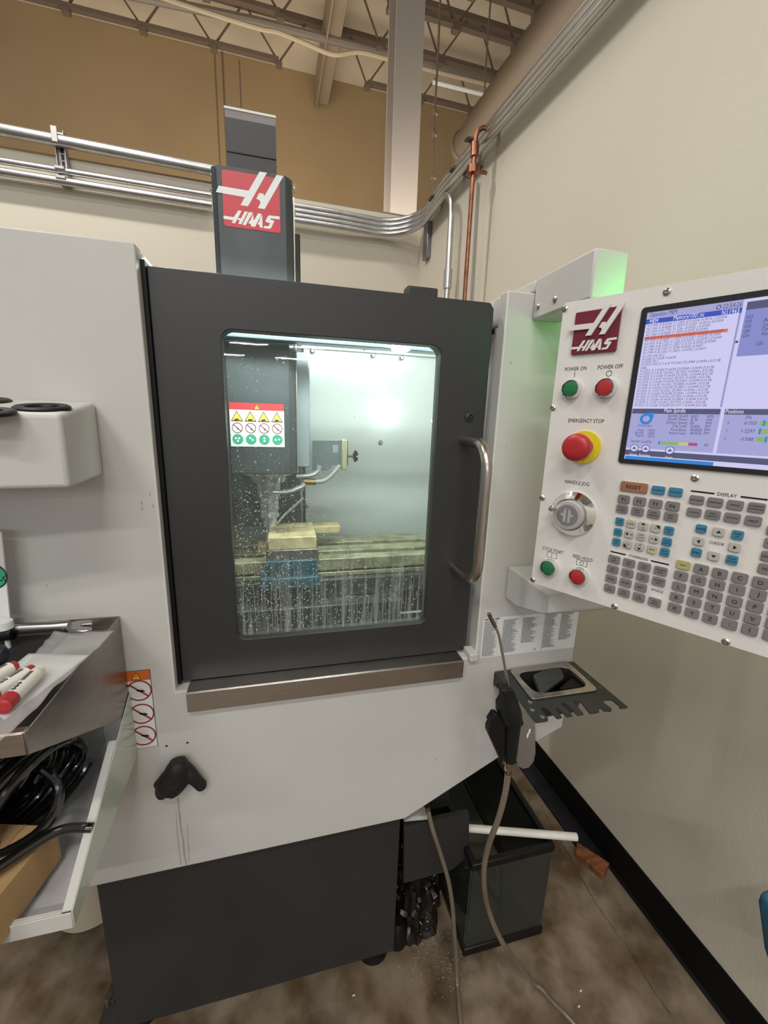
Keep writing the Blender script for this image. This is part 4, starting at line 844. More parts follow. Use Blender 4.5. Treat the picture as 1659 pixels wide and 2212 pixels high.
# keys
KG = mat('key_grey', (.20, .19, .185, 1), .40); KB = mat('key_blue', (.05, .21, .33, 1), .4); KW = mat('key_white', (.46, .45, .40, 1), .4); KY = mat('key_yellow', (.42, .39, .17, 1), .4); KO = mat('key_reset', (.33, .15, .085, 1), .4); KR = mat('key_rim', (.42, .41, .40, 1), .35)
MKY = mat('key_corner_yellow', (.62, .60, .10, 1), .4)
def key(x_, y_, w, h, m, lab=None, sym=None, sz=.0034):
    u, v = P2(x_, y_, 1); wu = P2(x_+w/2, y_, 1)[0]-P2(x_-w/2, y_, 1)[0]; hv = abs(P2(x_, y_+h/2, 1)[1]-P2(x_, y_-h/2, 1)[1])
    w2, h2 = wu/2*.98, hv/2*.97; b = MB(); q = rrect(-w2, w2, -h2, h2, .0026, 3); q2 = rrect(-w2+.0009, w2-.0009, -h2+.0009, h2-.0009, .0022, 3)
    N_ = len(q); vs = [pp.p(u+a, v+c, 0) for a, c in q]+[pp.p(u+a, v+c, .0022) for a, c in q]+[pp.p(u+a, v+c, .0034) for a, c in q2]
    fs = [(i, (i+1) % N_, N_+(i+1) % N_, N_+i) for i in range(N_)]; b.add(vs, fs, KR)
    b.add(vs[N_:], [(i, (i+1) % N_, N_+(i+1) % N_, N_+i) for i in range(N_)], m); b.add(vs[2*N_:], [tuple(range(N_))], m)
    o = b.build('key', pen)
    if lab or sym:
        b = MB(); z_ = .0038
        if lab:
            ls = lab.split('|')
            for i, t in enumerate(ls):
                s2 = sz if len(t) > 1 else .0085
                if t in ('F1', 'F2', 'F3', 'F4'): s2 = .0078
                elif len(ls) == 1 and sz < .008 and 1 < len(t) < 5: s2 = .0048
                vv = v+(len(ls)-1)*.0021-i*.0042; wd_ = None
                vs_, _ = glyphs(t); wt_ = (max(q_.x for q_ in vs_)-min(q_.x for q_ in vs_))*s2
                if wt_ > w2*1.75: wd_ = w2*1.75
                if sym: vv -= h2*.45*(1 if 'u' in sym else -1 if 'd' in sym else 0)
                uu = u+(w2*.4 if sym and 'l' in sym else -w2*.4 if sym and 'r' in sym else 0)
                text(b, t, pp.p(uu, vv, z_), pU, pZ, s2, INK, width=wd_)
        if sym:
            s_ = .0030
            T = {'u': (-s_, -s_*.5, s_, -s_*.5, 0, s_*.8), 'd': (-s_, s_*.5, 0, -s_*.8, s_, s_*.5), 'l': (s_*.5, -s_, s_*.5, s_, -s_*.8, 0), 'r': (-s_*.5, s_, -s_*.5, -s_, s_*.8, 0), 'q': (s_, -s_, s_, s_, -s_, s_), 'z': (-s_, s_, -s_, -s_, s_, -s_)}[sym[0]]
            du, dv = {'u': (0, .5), 'd': (0, -.5), 'l': (-.5, 0), 'r': (.5, 0), 'q': (.4, .3), 'z': (-.4, -.3)}[sym[0]]
            if not lab: du = dv = 0
            cx_, cy_ = u+du*w2, v+dv*h2; pp.pts(b, [(cx_+T[0], cy_+T[1]), (cx_+T[2], cy_+T[3]), (cx_+T[4], cy_+T[5])], z_, INK)
        b.build('legend', o, smooth=False)
    return o, u, v, w2, h2
ro = key(770, 222, 188, 70, KO, 'RESET', sz=.0085)
KEYS = [(932,242,93,60,KB,'POWER UP',None),(1047,255,97,63,KB,'RECOVER',None),
(704,302,82,60,KG,'F1',None),(808,316,88,62,KG,'F2',None),(915,332,92,64,KG,'F3',None),(1027,348,98,66,KG,'F4',None),
(692,366,80,58,KG,'TOOL|OFFSET',None),(795,383,86,60,KG,'NEXT|TOOL',None),(902,400,90,62,KG,'TOOL|RELEASE',None),(1016,418,97,64,KG,'PART|ZERO',None),
(676,450,60,56,KB,'CHIP|FWD',None),(752,465,62,58,KW,'+A/C',None),(832,480,64,60,KW,'+Z','u'),(915,494,68,60,KW,'-Y','q'),(1003,511,70,62,KB,'CLNT|UP',None),
(664,520,58,55,KB,'CHIP|STOP',None),(740,533,62,57,KW,'+X','l'),(820,548,62,58,KW,'JOG|LOCK',None),(903,565,66,60,KW,'-X','r'),(989,585,70,61,KB,'CLNT|DOWN',None),
(654,585,58,55,KB,'CHIP|REV',None),(729,600,60,57,KW,'+Y','z'),(808,615,62,58,KW,'-Z','d'),(890,634,64,60,KW,'-A/C',None),(975,653,68,61,KB,'AUX|CLNT',None),
(640,701,80,58,KG,'-10%|FEED',None),(738,725,84,60,KG,'100%|FEED',None),(840,750,88,62,KG,'+10%|FEED',None),(948,778,93,63,KG,'HANDLE|FEED',None),
(629,767,80,57,KG,'-10%|SPIN',None),(727,792,84,59,KG,'100%|SPIN',None),(828,820,87,61,KG,'+10%|SPIN',None),(935,848,92,62,KG,'HANDLE|SPIN',None),
(619,830,79,56,KG,'FWD',None),(715,856,83,59,KG,'STOP',None),(815,886,86,60,KG,'REV',None),
(609,893,78,56,KG,'5%|RAPID',None),(704,922,82,58,KG,'25%|RAPID',None),(803,952,85,60,KG,'50%|RAPID',None),(908,985,90,62,KG,'100%|RAPID',None),
(1187,307,102,64,KG,'PROGRAM',None),(1310,323,110,67,KG,'POSITION',None),(1443,341,116,69,KG,'OFFSET',None),(1585,358,122,72,KG,'CURRENT|COMMANDS',None),
(1169,388,102,62,KG,'ALARMS',None),(1294,405,108,66,KG,'DIAG|NOSTIC',None),(1424,425,114,68,KG,'SETTING',None),(1563,446,120,71,KG,'HELP',None),
(1217,498,77,61,KB,'HOME',None),(1334,519,82,64,KW,None,'u'),(1458,540,86,67,KB,'PAGE|UP',None),(1201,580,77,63,KW,None,'l'),(1440,621,86,67,KW,None,'r'),(1185,655,76,62,KB,'END',None),(1300,678,81,65,KW,None,'d'),(1421,704,86,67,KB,'PAGE|DOWN',None),
(1709,512,120,74,KG,'ALTER',None),(1690,597,120,74,KG,'DELETE',None),(1668,683,118,74,KG,'UNDO',None),(1648,766,116,74,KG,'MDI',None),
(1098,738,98,63,KY,'SHIFT',None)]
rowsL = [((1217,766),(1341,795),(1474,824),(1612,856)), ((1083,810),(1200,838),(1325,869),(1456,901),(1596,936)), ((1069,882),(1186,913),(1308,945),(1438,981),(1574,1014)), ((1055,953),(1171,985),(1291,1019),(1422,1055),(1557,1094)), ((1041,1022),(1156,1057),(1276,1093),(1405,1131),(1540,1168))]
names = ['ABCD', 'FGHIJ', 'LMNOP', 'RSTUV', 'XYZ;(']
for rw, nm in zip(rowsL, names):
    for (x_, y_), c_ in zip(rw, nm):
        w_ = 96+(x_-1040)*.044; KEYS.append((x_, y_, w_, w_*.66, KG, c_, None))
for x_, y_, c_ in ((1758, 890, 'E'), (1742, 972, 'K'), (1722, 1054, 'Q'), (1703, 1133, 'W'), (1686, 1210, ')')): KEYS.append((x_, y_, 128, 82, KG, c_, None))
for kk in KEYS:
    o, u, v, w2, h2 = key(*kk[:5], kk[5], kk[6])
    if kk[5] in ('+A/C', '-A/C'):
        b = MB(); s_ = 1 if kk[5] == '+A/C' else -1; pp.pts(b, [(u-s_*w2*.85, v+s_*h2*.1), (u-s_*w2*.1, v+s_*h2*.85), (u-s_*w2*.85, v+s_*h2*.85)][::1 if s_ > 0 else 1], .0037, MKY); b.build('corner_mark', o, smooth=False)
# beacon: green signal lamp above the pendant, hidden behind its plate from here
gm_ = flat('beacon_green', '20ff60', 26)
bp_ = V((.545, .545, 1.598))
b = MB(); b.lathe(bp_, Z, [(0, .017), (.026, .017), (.03, .013)], gm_, 20); bc_ = b.build('signal_beacon', pen); b = MB(); b.lathe(bp_-Z*.022, Z, [(0, .019), (.021, .019)], BLACK, 20); b.build('beacon_base', bc_)
# ================================================================== THINGS AT THE RIGHT
TR = mat('tray_black_paint', (.030, .034, .032, 1), .45, noise_amt=.2, scale=20)
ttop = .894
def tz(x_, y_, z=ttop): p = aZ(x_, y_, z); return (p.x, p.y)
c3 = lambda x_, y_: tz(1000+x_/4.1475, 1250+y_/4.1475)
# outline with the tool slots along its front edge (crop pixels)
out = [(285,830),(985,738),(1480,1150),(1405,1160),(1395,1130),(1330,1080),(1270,1085),(1255,1105),(1335,1165),(1330,1185),(1260,1180),(1240,1155),(1210,1160),(1225,1190),(1140,1205),(1105,1165),(1060,1105),(1000,1085),(985,1100),(1085,1210),(1025,1220),(985,1175),(925,1120),(885,1105),(880,1120),(985,1225),(935,1235),(850,1155),(820,1155),(890,1240),(845,1250),(810,1215),(760,1160),(705,1145),(695,1160),(765,1255),(760,1270),(655,1285)]
tray = thing('tool_tray', (.56, .68, .88), 'black slotted steel tool tray fixed under the pendant on the right of the machine', 'tray')
P = [c3(x_, y_) for x_, y_ in out]
yback = .747
P[0] = (P[0][0], yback); P[1] = (P[1][0], yback)
def roundpoly(pts, rad, n=4):
    out_ = []; N_ = len(pts)
    for i in range(N_):
        a, p, c = V((*pts[i-1], 0)), V((*pts[i], 0)), V((*pts[(i+1) % N_], 0)); d1, d2 = a-p, c-p
        k1, k2 = min(rad, d1.length*.48), min(rad, d2.length*.48); A_, B_ = p+d1.normalized()*k1, p+d2.normalized()*k2
        for j_ in range(n+1): t = j_/n; q_ = A_*(1-t)**2+p*2*t*(1-t)+B_*t*t; out_.append((q_.x, q_.y))
    return out_
P = P[:2]+roundpoly(P, .0022, 2)[2*3:]
hq = roundpoly([c3(x_, y_) for x_, y_ in ((450, 850), (930, 780), (1175, 995), (640, 1072))], .016)
b = MB(); b.prism([(x_, y_, ttop) for x_, y_ in P], (0, 0, -.003), TR, holes=[[(x_, y_, ttop) for x_, y_ in hq]]); b.build('slotted_plate', tray)
b = MB(); x_l = P[0][0]; b.prism([(x_l, yback, ttop-.0035), (x_l, .60, ttop-.0035), (x_l, yback, ttop-.035)], (.002, 0, 0), TR); b.box(x_l, .671, .745, .7475, ttop-.035, ttop-.0035, TR); b.build('side_flange', tray)
RIM = mat('nickel_rim', (.55, .51, .45, 1), .22, 1, noise_amt=.2, scale=40)
ro_ = roundpoly([c3(x_, y_) for x_, y_ in ((412, 828), (935, 755), (1215, 1012), (615, 1098))], .012)
ri = roundpoly([c3(x_, y_) for x_, y_ in ((475, 862), (925, 798), (1135, 980), (655, 1050))], .024)
b = MB(); b.prism([(x_, y_, ttop+.0045) for x_, y_ in ro_], (0, 0, -.004), RIM, holes=[[(x_, y_, ttop+.0045) for x_, y_ in ri]]); b.build('cup_rim', tray, bevel=.0015)
b = MB(); n_ = len(ri)
cxm = sum(a for a, c in ri)/n_; cym = sum(c for a, c in ri)/n_
lo = [(cxm+(a-cxm)*.88, cym+(c-cym)*.88) for a, c in ri]
b.add([(a, c, ttop) for a, c in ri]+[(a, c, ttop-.06) for a, c in lo], [(i, (i+1) % n_, n_+(i+1) % n_, n_+i) for i in range(n_)]+[tuple(range(n_, 2*n_))[::-1]], mat('cup_inside', (.10, .085, .075, 1), .3, .8)); b.build('cup', tray)
for x_, y_ in ((600, 1110), (622, 1180), (712, 1243)):
    a, c = c3(x_, y_); b = MB(); b.lathe((a, c, ttop), Z, [(0, .0045), (.0015, .0045), (.003, .002)], SCREW, 12); b.build('tray_screw', tray)
for x_, y_ in ((1025, 797), (1125, 883), (1225, 972)):
    b = MB(); a, c = c3(x_, y_); b.add([(a+.0045*math.cos(k*math.pi/8), c+.0045*math.sin(k*math.pi/8), ttop+.0003) for k in range(16)], [tuple(range(16))], mat('wall_seen_hole', (.09, .085, .07, 1), .6)); b.build('screw_hole', tray, smooth=False)
# support bracket (white) below the tray
b = MB(); q = [aY(1000+x_/4.1475, 1250+y_/4.1475, .70) for x_, y_ in ((650, 1295), (910, 1195), (895, 1330), (655, 1470))]
b.prism(q, (0, .045, 0), PAINT) ; b.build('support_bracket', mill, bevel=.004)
# stainless gun bracket hanging from the tray
b = MB(); SH = mat('bracket_stainless', (.42, .40, .40, 1), .4, .85)
gy = .60; q = [aY(1000+x_/4.1475, 1250+y_/4.1475, gy) for x_, y_ in ((500, 1100), (645, 1290), (652, 1560), (635, 1640), (590, 1695), (540, 1705), (490, 1680), (475, 1560), (490, 1300))]
b.prism(q, (0, .002, 0), SH); hang = b.build('gun_hanger', bevel=.0008); tag(hang, 'curved stainless hanger plate hanging under the black tool tray', 'bracket')
b = MB(); gp2 = Plane((0, gy, 0), X, Z, -Y)
for x_, y_ in ((595, 1365), (578, 1402)): u, v = gp2.px(1000+x_/4.1475, 1250+y_/4.1475); gp2.pts(b, [(u-.0035*math.cos(k*.52)*.7+.003*math.sin(k*.52)*0, v+.0062*math.sin(k*.52)) for k in range(12)][::-1], .0006, WHITE)
b.build('slot_mark', hang, smooth=False)
# things in the cup
b = MB(); q = [aZ(1000+x_/4.1475, 1250+y_/4.1475, ttop-.012) for x_, y_ in ((625, 895), (845, 808), (905, 915), (700, 1040))]
q = [V((p.x, p.y, ttop+.0055-.012*i_)) for p, i_ in zip(q, (.6, .0, .6, 1.4))]
b.prism(q, (0.0, .003, -.012), mat('dark_foam', (.055, .06, .062, 1), .7, noise_amt=.2, scale=60)); tag(b.build('foam_pad', bevel=.002), 'dark grey square pad tilted inside the cup of the tool tray', 'pad')
b = MB(); q = [aZ(1000+x_/4.1475, 1250+y_/4.1475, ttop-.005) for x_, y_ in ((865, 980), (1000, 860), (1110, 960), (1060, 975), (900, 985))]
b.prism(q, (0, .004, -.02), BLACK); tag(b.build('plastic_wedge', bevel=.002), 'black triangular plastic piece in the cup beside the grey pad', 'part')
b = MB(); b.tube(smoothpath([aZ(1000+x_/4.1475, 1250+y_/4.1475, ttop-.022) for x_, y_ in ((520, 915), (600, 905), (760, 890), (890, 870), (950, 900), (1000, 960))], 5), .0022, CHROME, 10); tag(b.build('hook_wrench', bevel=0), 'thin curved steel rod lying at the bottom of the tray cup', 'tool')
# air gun
gun = thing('air_gun', (.43, .575, .6), 'black blow gun with a long bent steel nozzle hanging left of the tool tray', 'air gun')
gyy = .575
G = lambda x_, y_, yy=gyy: aY(1000+x_/4.1475, 1250+y_/4.1475, yy)
b = MB(); b.tube(smoothpath([G(232, 312), G(262, 385), G(300, 450), G(325, 520), G(350, 650), G(372, 770), G(395, 900), G(410, 1005)], 6), .0024, SATIN, 12)
b.tube([G(232, 312), G(250, 355), G(290, 430)], .0034, mat('nozzle_tip', (.20, .18, .17, 1), .35, 1), 12); b.build('nozzle', gun)
GB = mat('gun_body', (.009, .010, .010, 1), .5, spec=.25)
b = MB(); b.tube(smoothpath([G(412, 1000), G(418, 1060), G(425, 1150), G(440, 1250), G(440, 1330), G(430, 1450), G(422, 1560), G(418, 1630)], 4), [.006, .008, .009, .0105, .012, .0135, .0145, .016, .017, .018, .0185, .0185, .018, .0175, .017, .016, .0155, .015, .0148, .0145, .0142, .014, .0138, .0135, .013, .0128, .0125, .012, .012][:29], GB, 20); 
q = [G(x_, y_, gyy-.012) for x_, y_ in ((350, 1010), (400, 990), (470, 1010), (480, 1070), (500, 1100), (550, 1300), (545, 1320), (490, 1345), (385, 1330), (345, 1240), (345, 1160), (375, 1110), (380, 1050), (355, 1040))]
b.prism(q, (0, .024, 0), GB); b.build('gun_body', gun, bevel=.003)
b = MB(); q = [G(x_, y_, gyy-.008) for x_, y_ in ((290, 1218), (325, 1225), (370, 1290), (380, 1400), (375, 1560), (360, 1650), (345, 1640), (232, 1390), (235, 1350), (262, 1290), (243, 1300), (245, 1290))]
b.prism(q, (0, .016, 0), BLACK); b.build('trigger', gun, bevel=.002)
b = MB()
b.tube([G(418, 1625), G(412, 1655), G(411, 1656), G(407, 1700), G(407, 1701), G(405, 1745)], [.0085, .0085, .0065, .0065, .0075, .006], mat('brass_fitting', (.42, .34, .24, 1), .25, 1), 14); b.build('hose_fitting', gun)
# clear hoses
HOSE = mat('clear_grey_hose', (.20, .16, .12, 1), .22, noise_amt=.35, scale=6, coat=.4)
def hose(pxs, rr, name, label):
    P = [aY(x_, y_, yy) for x_, y_, yy in pxs]; P = smoothpath([V((p.x, p.y, max(p.z, rr+.001))) for p in P], 10); P = [V((p.x, p.y, max(p.z, rr+.001))) for p in P]; b = MB(); b.tube(P, rr, HOSE, 14); return tag(b.build(name), label, 'hose')
e_ = aZ(1240, 2212, .008); f_ = aZ(1100, 2060, .008); e2_ = aZ(1330, 2320, .008)
h1 = hose([(1098, 1668, .575), (1091, 1715, .575), (1076, 1770, .58), (1054, 1830, .59), (1045, 1885, .60), (1050, 1945, .61), (1068, 2000, .62), (1095, 2050, .62), (1150, 2120, aZ(1150, 2120, .012).y-.004), (1195, 2165, aZ(1195, 2165, .008).y), (1240, 2212, e_.y), (1310, 2300, aZ(1310, 2300, .008).y)], .0058, 'air_hose', 'clear grey air hose hanging from the blow gun to the floor')
h2_ = hose([(924, 1747, .765), (934, 1790, .75), (952, 1845, .735), (968, 1900, .72), (977, 1955, .71), (981, 2010, .70), (985, 2070, aZ(985, 2070, .01).y-.03), (988, 2130, aZ(988, 2130, .008).y), (995, 2212, aZ(995, 2212, .008).y), (1000, 2290, aZ(1000, 2290, .008).y)], .0056, 'coolant_drain_hose', 'clear grey hose hanging from under the machine front down to the floor')
b = MB(); b.cyl(aY(925, 1752, .765), aY(922, 1738, .765), .007, .007, MATS['brass_fitting'], 12); b.cyl(aY(922, 1740, .765), aY(922, 1728, .765), .008, .008, BLACK, 12); b.build('hose_nut', h2_)
# glass tank
GL = bpy.data.materials.new('tank_glass'); GL.use_nodes = True; nt = GL.node_tree; nt.nodes.clear()
o_ = nt.nodes.new('ShaderNodeOutputMaterial'); t_ = nt.nodes.new('ShaderNodeBsdfTransparent'); t_.inputs[0].default_value = (.92, .94, .92, 1); g_ = nt.nodes.new('ShaderNodeBsdfGlossy'); g_.inputs['Roughness'].default_value = .04
f2 = nt.nodes.new('ShaderNodeFresnel'); f2.inputs[0].default_value = 1.5; mx = nt.nodes.new('ShaderNodeMixShader'); nt.links.new(f2.outputs[0], mx.inputs[0]); nt.links.new(t_.outputs[0], mx.inputs[1]); nt.links.new(g_.outputs[0], mx.inputs[2])
df_ = nt.nodes.new('ShaderNodeBsdfDiffuse'); df_.inputs[0].default_value = (.34, .37, .33, 1); m5 = nt.nodes.new('ShaderNodeMixShader'); m5.inputs[0].default_value = .05; nt.links.new(mx.outputs[0], m5.inputs[1]); nt.links.new(df_.outputs[0], m5.inputs[2]); nt.links.new(m5.outputs[0], o_.inputs[0])
tx0, tx1, ty0, ty1, tzt = .460, .700, .752, 1.36, .325
tank = thing('glass_tank', ((tx0+tx1)/2, ty0+.3, 0), 'rectangular glass tank with black rims standing on the floor right of the machine base', 'tank')
FR = mat('tank_frame', (.005, .005, .005, 1), .4, spec=.3)
def ringbox(z0, z1, ov=.004):
    b = MB(); a0, a1, c0, c1 = tx0-ov, tx1+ov, ty0-ov, ty1+ov
    b.prism([(a0, c0, z0), (a1, c0, z0), (a1, c1, z0), (a0, c1, z0)], (0, 0, z1-z0), FR, holes=[[(a0+.016, c0+.016, z0), (a1-.016, c0+.016, z0), (a1-.016, c1-.016, z0), (a0+.016, c1-.016, z0)]]); return b
ringbox(tzt-.022, tzt).build('top_rim', tank, bevel=.003); ringbox(.001, .028).build('bottom_rim', tank, bevel=.003)
for nm, bx_ in (('glass_panel', (tx0+.001, tx1-.001, ty0, ty0+.005)), ('glass_panel', (tx0+.001, tx1-.001, ty1-.005, ty1)), ('glass_panel', (tx0-.001, tx0+.004, ty0+.006, ty1-.006)), ('glass_panel', (tx1-.004, tx1+.001, ty0+.006, ty1-.006))):
    b = MB(); b.box(*bx_, .029, tzt-.0225, GL); b.build(nm, tank)
b = MB(); b.box(tx0+.013, tx1-.013, ty0+.013, ty1-.013, .006, .010, GL); b.build('tank_bottom', tank)
SEAM = mat('silicone_seam', (.42, .49, .45, 1), .3)
for x_ in (tx0+.006, tx1-.006): b = MB(); b.box(x_-.004, x_+.004, ty0+.0055, ty0+.0125, .029, tzt-.0225, SEAM); b.build('corner_seam', tank)
# dark heap of wet chips behind / left of the tank
def heap(name, c, rx, ry, rz, m, seed, n=26, dis=.25, glit=0):
    b = MB(); vs = []; fs = []
    for i in range(n+1):
        th = math.pi/2*i/n
        for k in range(n*2):
            ph = math.pi*k/n; d = V((math.cos(ph)*math.cos(th), math.sin(ph)*math.cos(th), math.sin(th)))
            s_ = 1+dis*noise.noise(d*2.3+V((seed, 0, 0)))+dis*.5*noise.noise(d*7+V((0, seed, 0)))+.1*noise.noise(d*21)
            vs.append(V((c[0]+d.x*rx*s_, c[1]+d.y*ry*s_, c[2]+max(0, d.z*rz*s_))))
    for i in range(n):
        for k in range(n*2): fs.append((i*n*2+k, i*n*2+(k+1) % (n*2), (i+1)*n*2+(k+1) % (n*2), (i+1)*n*2+k))
    b.add(vs, fs, m)
    for g in range(glit):
        p = random.choice(vs[:len(vs)*2//3]); p = p+V((random.uniform(-.004, .004), -.002, .003)); t = V((random.uniform(-1, 1), random.uniform(-1, 1), random.uniform(-.2, 1))).normalized()*random.uniform(.003, .010); s_ = t.orthogonal().normalized()*.0008
        b.poly([p-s_, p+t-s_, p+t+s_, p+s_], CHIP)
    return b.build(name)
CHIP = mat('aluminium_chip', (.62, .60, .55, 1), .3, .35)
SWARF = mat('wet_black_swarf', (.015, .012, .009, 1), .3, noise_amt=.5, scale=50, bump=.6, bscale=120)
o = heap('chip_heap', (.350, .93, .001), .085, .13, .22, SWARF, 3.1, glit=120); stuff(tag(o, 'dark wet heap of metal chips on the floor between machine base and glass tank', 'metal chips'))
b = MB()
for i in range(130):
    x_, y_ = random.choice(((905, 2075), (960, 2010), (930, 2030), (955, 2080), (970, 2100)));p = aZ(x_+random.gauss(0, 22), y_+random.gauss(0, 28), .0015); t = V((random.uniform(-1, 1), random.uniform(-1, 1), 0)).normalized()*random.uniform(.001, .004); s_ = V((-t.y, t.x, 0)).normalized()*.0006
    b.prism([p-s_, p+t-s_, p+t+s_, p+s_], (0, 0, .0008), CHIP)
stuff(tag(b.build('loose_chips', smooth=False), 'tiny bright metal chips scattered on the wet floor beside the machine base', 'metal chips'))
b = MB()
for i, (x_, y_) in enumerate(((762, 2153), (757, 2072), (1254, 2144), (1250, 2178), (983, 2117))):
    p = aZ(x_, y_, .001); b = MB(); t = V((.006, .002*random.uniform(-1, 1), 0)); b.prism([p, p+t, p+t+V((0, .003, 0)), p+V((-.001, .0028, 0))], (0, 0, .0012), WHITE)
    tag(b.build('metal_chip', smooth=False), ('bright chip lying alone in front of the middle of the machine base', 'tiny chip close under the edge of the machine base', 'upper of two small chips on bare floor left of the baseboard', 'lower of two small chips on bare floor left of the baseboard', 'small chip beside the left clear hose')[i], 'metal chip')
# dark chips lying along the chute under the machine front
b = MB(); o = heap('chip_clump', (.40, 1.02, .46), .11, .16, .10, SWARF, 8.2, n=18, glit=60); stuff(tag(o, 'dark chip clump caught under the sloping edge of the machine above the chute', 'metal chips'))
# PVC pipe across the tank
a = aZ(1012, 1789, tzt+.012); c = V(aZ(1246, 1808, tzt+.012))
b = MB(); b.tube([a-V((.0, 0, 0)), c], .0100, mat('white_pvc', (.72, .70, .64, 1), .35, noise_amt=.08, scale=30), 20, caps=False); d_ = (c-a).normalized(); b.tube([c, c-d_*.03], .0085, INK, 20); tag(b.build('pvc_pipe'), 'white plastic pipe lying across the glass tank rim', 'pipe')
# wooden block
wA, wB, wC = aZ(1243, 1852, 0.0), aZ(1303, 1903, 0.0), aZ(1322, 1880, .0)
WOOD = mat('reddish_wood', (.30, .105, .035, 1), .6, noise_amt=.65, scale=10, stretch=(1, 6, 1), bump=.3, bscale=60)
b = MB(); q = [aZ(x_, y_, .024) for x_, y_ in ((1247, 1818), (1317, 1864), (1303, 1890), (1243, 1838))]
b.prism(q, (0, 0, -.0235), WOOD); tag(b.build('wood_block', bevel=.002), 'short reddish wooden block on the floor against the black baseboard', 'wood block')
# blue chair back edge at the frame's right
b = MB(); bl = mat('blue_plastic', (.02, .12, .20, 1), .45)
q = [aY(x_, y_, .36) for x_, y_ in ((1633, 1945), (1641, 1924), (1670, 1912), (1740, 1900), (1750, 2100), (1668, 2110), (1646, 2045))]
b.prism(q, (.0, -.03, 0), bl); cho = thing('blue_chair', V((q[0].x+.06, .36, 0)), 'blue plastic chair cut off by the right edge, only a corner in view', 'chair')
b.build('backrest', cho, bevel=.008, seg=3)
b = MB(); xx_ = q[3].x+.02; b.tube([(xx_, .345, q[5].z+.03), (xx_+.005, .30, .001)], .010, DARK, 10); b.build('leg', cho)
# ================================================================== THINGS AT THE LEFT
# tool holder shelf with rings
zb = 1.348; Bk = aZ(152, 1055, zb); zf = aY(127, 889, Bk.y).z; zk = 1.455
zk = aY(208, 869, YF).z
shelf = thing('tool_holder_shelf', (-.55, .65, 1.35), 'pale grey box shelf with black-ringed holes on the upper left of the machine', 'shelf')
xr0, xk = aY(216, 950, YF).x, Bk.x
zf = zk-.018
TOP = [V((xr0, YF-.001, zk)), V((xk, Bk.y, zf)), V((-.90, Bk.y-.07, zf)), V((-.90, YF-.001, zk))]
BOT = [V((xr0, YF-.001, zb)), V((xk, Bk.y, zb)), V((-.90, Bk.y-.07, zb)), V((-.90, YF-.001, zb))]
b = MB(); SHM = PAINT
b.add(TOP+BOT, [(3, 2, 1, 0)[::-1], (4, 5, 6, 7)[::-1], (0, 1, 5, 4)[::-1], (1, 2, 6, 5)[::-1], (2, 3, 7, 6)[::-1], (3, 0, 4, 7)[::-1]], SHM)
so = b.build('shelf_box', shelf, bevel=.006, seg=3)
def onTop(px_, py_):
    n_ = (TOP[1]-TOP[0]).cross(TOP[3]-TOP[0]).normalized(); d = ray(px_, py_); t = (TOP[0]-CAM).dot(n_)/d.dot(n_); return CAM+d*t, (n_ if n_.z > 0 else -n_)
for q, r_ in (((90, 870), .0315), ((-38, 864), .0315), ((-34, 882), .0295)):
    p, n_ = onTop(*q)
    yq2 = {90: .655, -38: .70, -34: .60}[q[0]]; p = aY(q[0], q[1], yq2); p.z = zf+(zk-zf)*(p.y-Bk.y)/(YF-Bk.y)
    b = MB(); b.lathe(p, n_, [(-.001, r_), (.003, r_), (.005, r_-.003), (.004, r_-.012), (.0006, r_-.014)], BLACK, 40); rg = b.build('hole_ring', shelf)
    b = MB(); b.lathe(p+n_*.0005, n_, [(0, r_-.014), (.0006, r_-.0141)], mat('hole_dark', (.004, .004, .005, 1), .8), 40); b.build('hole', rg, smooth=False)
# instrument sliver at the left edge
b = MB(); gi = thing('gauge_card', aY(0, 1340, .70), 'white instrument card at the left edge above the stainless tray', 'gauge')
q = [aY(x_, y_, .715) for x_, y_ in ((-60, 1145), (2, 1150), (21, 1336), (-60, 1345))]
b.prism(q, (0, .003, 0), WHITE); b.build('card', gi)
b = MB(); gq = Plane((0, .715, 0), X, Z, -Y); u, v = gq.px(-18, 1245); gq.disc(b, u, v, .020, .0006, GRN, 24); gq.ring(b, u, v, .021, .002, .0009, INK)
u1_, v1_ = gq.px(8, 1248); gq.shape(b, [(u1_-.002, v1_), (u1_+.004, v1_+.005), (u1_+.0045, v1_+.004), (u1_, v1_), (u1_+.0045, v1_-.008), (u1_+.0035, v1_-.008)], .0009, INK); gq.disc(b, u1_-.003, v1_-.004, .0015, .0009, INK, 8)
b.build('card_print', gi, smooth=False)
b = MB(); p = aY(8, 1342, .70); b.cyl(p, p-Z*.012, .011, .011, WHITE, 16); b.tube([p-Z*.02-X*.05, p-Z*.021+X*.01], .011, BLACK, 14); b.cyl(p-Z*.03, p-Z*.045, .0035, .0035, MATS['white_pvc'], 10); b.build('stand_clamp', gi)
# stainless tray
tz_ = 1.099; xR, xL = -.284, -.75; yf_ = .468
sst = thing('stainless_tray', (-.5, .62, 1.05), 'brushed stainless wedge-shaped side tray mounted on the left of the machine', 'tray')
SST = mat('worn_stainless', (.36, .33, .30, 1), .30, 1, noise_amt=.14, scale=14, stretch=(1, 1, 3), bump=.1, bscale=100, rvar=.05)
zbb, zbf = .898, aY(62, 1631, yf_).z
b = MB(); b.prism([(xR, YF-.001, tz_), (xR, yf_, tz_), (xR, yf_, zbf), (xR, YF-.001, zbb)], (-.002, 0, 0), SST); b.build('side_wall', sst, bevel=.0008)
b = MB(); b.box(xL, xR-.0022, yf_, yf_+.002, zbf, tz_, STEEL); b.box(xL, xR-.0022, yf_+.0022, yf_+.012, tz_-.0015, tz_, STEEL); b.build('front_lip', sst, bevel=.001)
b = MB(); b.box(xL, xR-.0025, yf_+.0025, YF-.003, tz_-.022, tz_-.02, SST); b.build('tray_floor', sst)
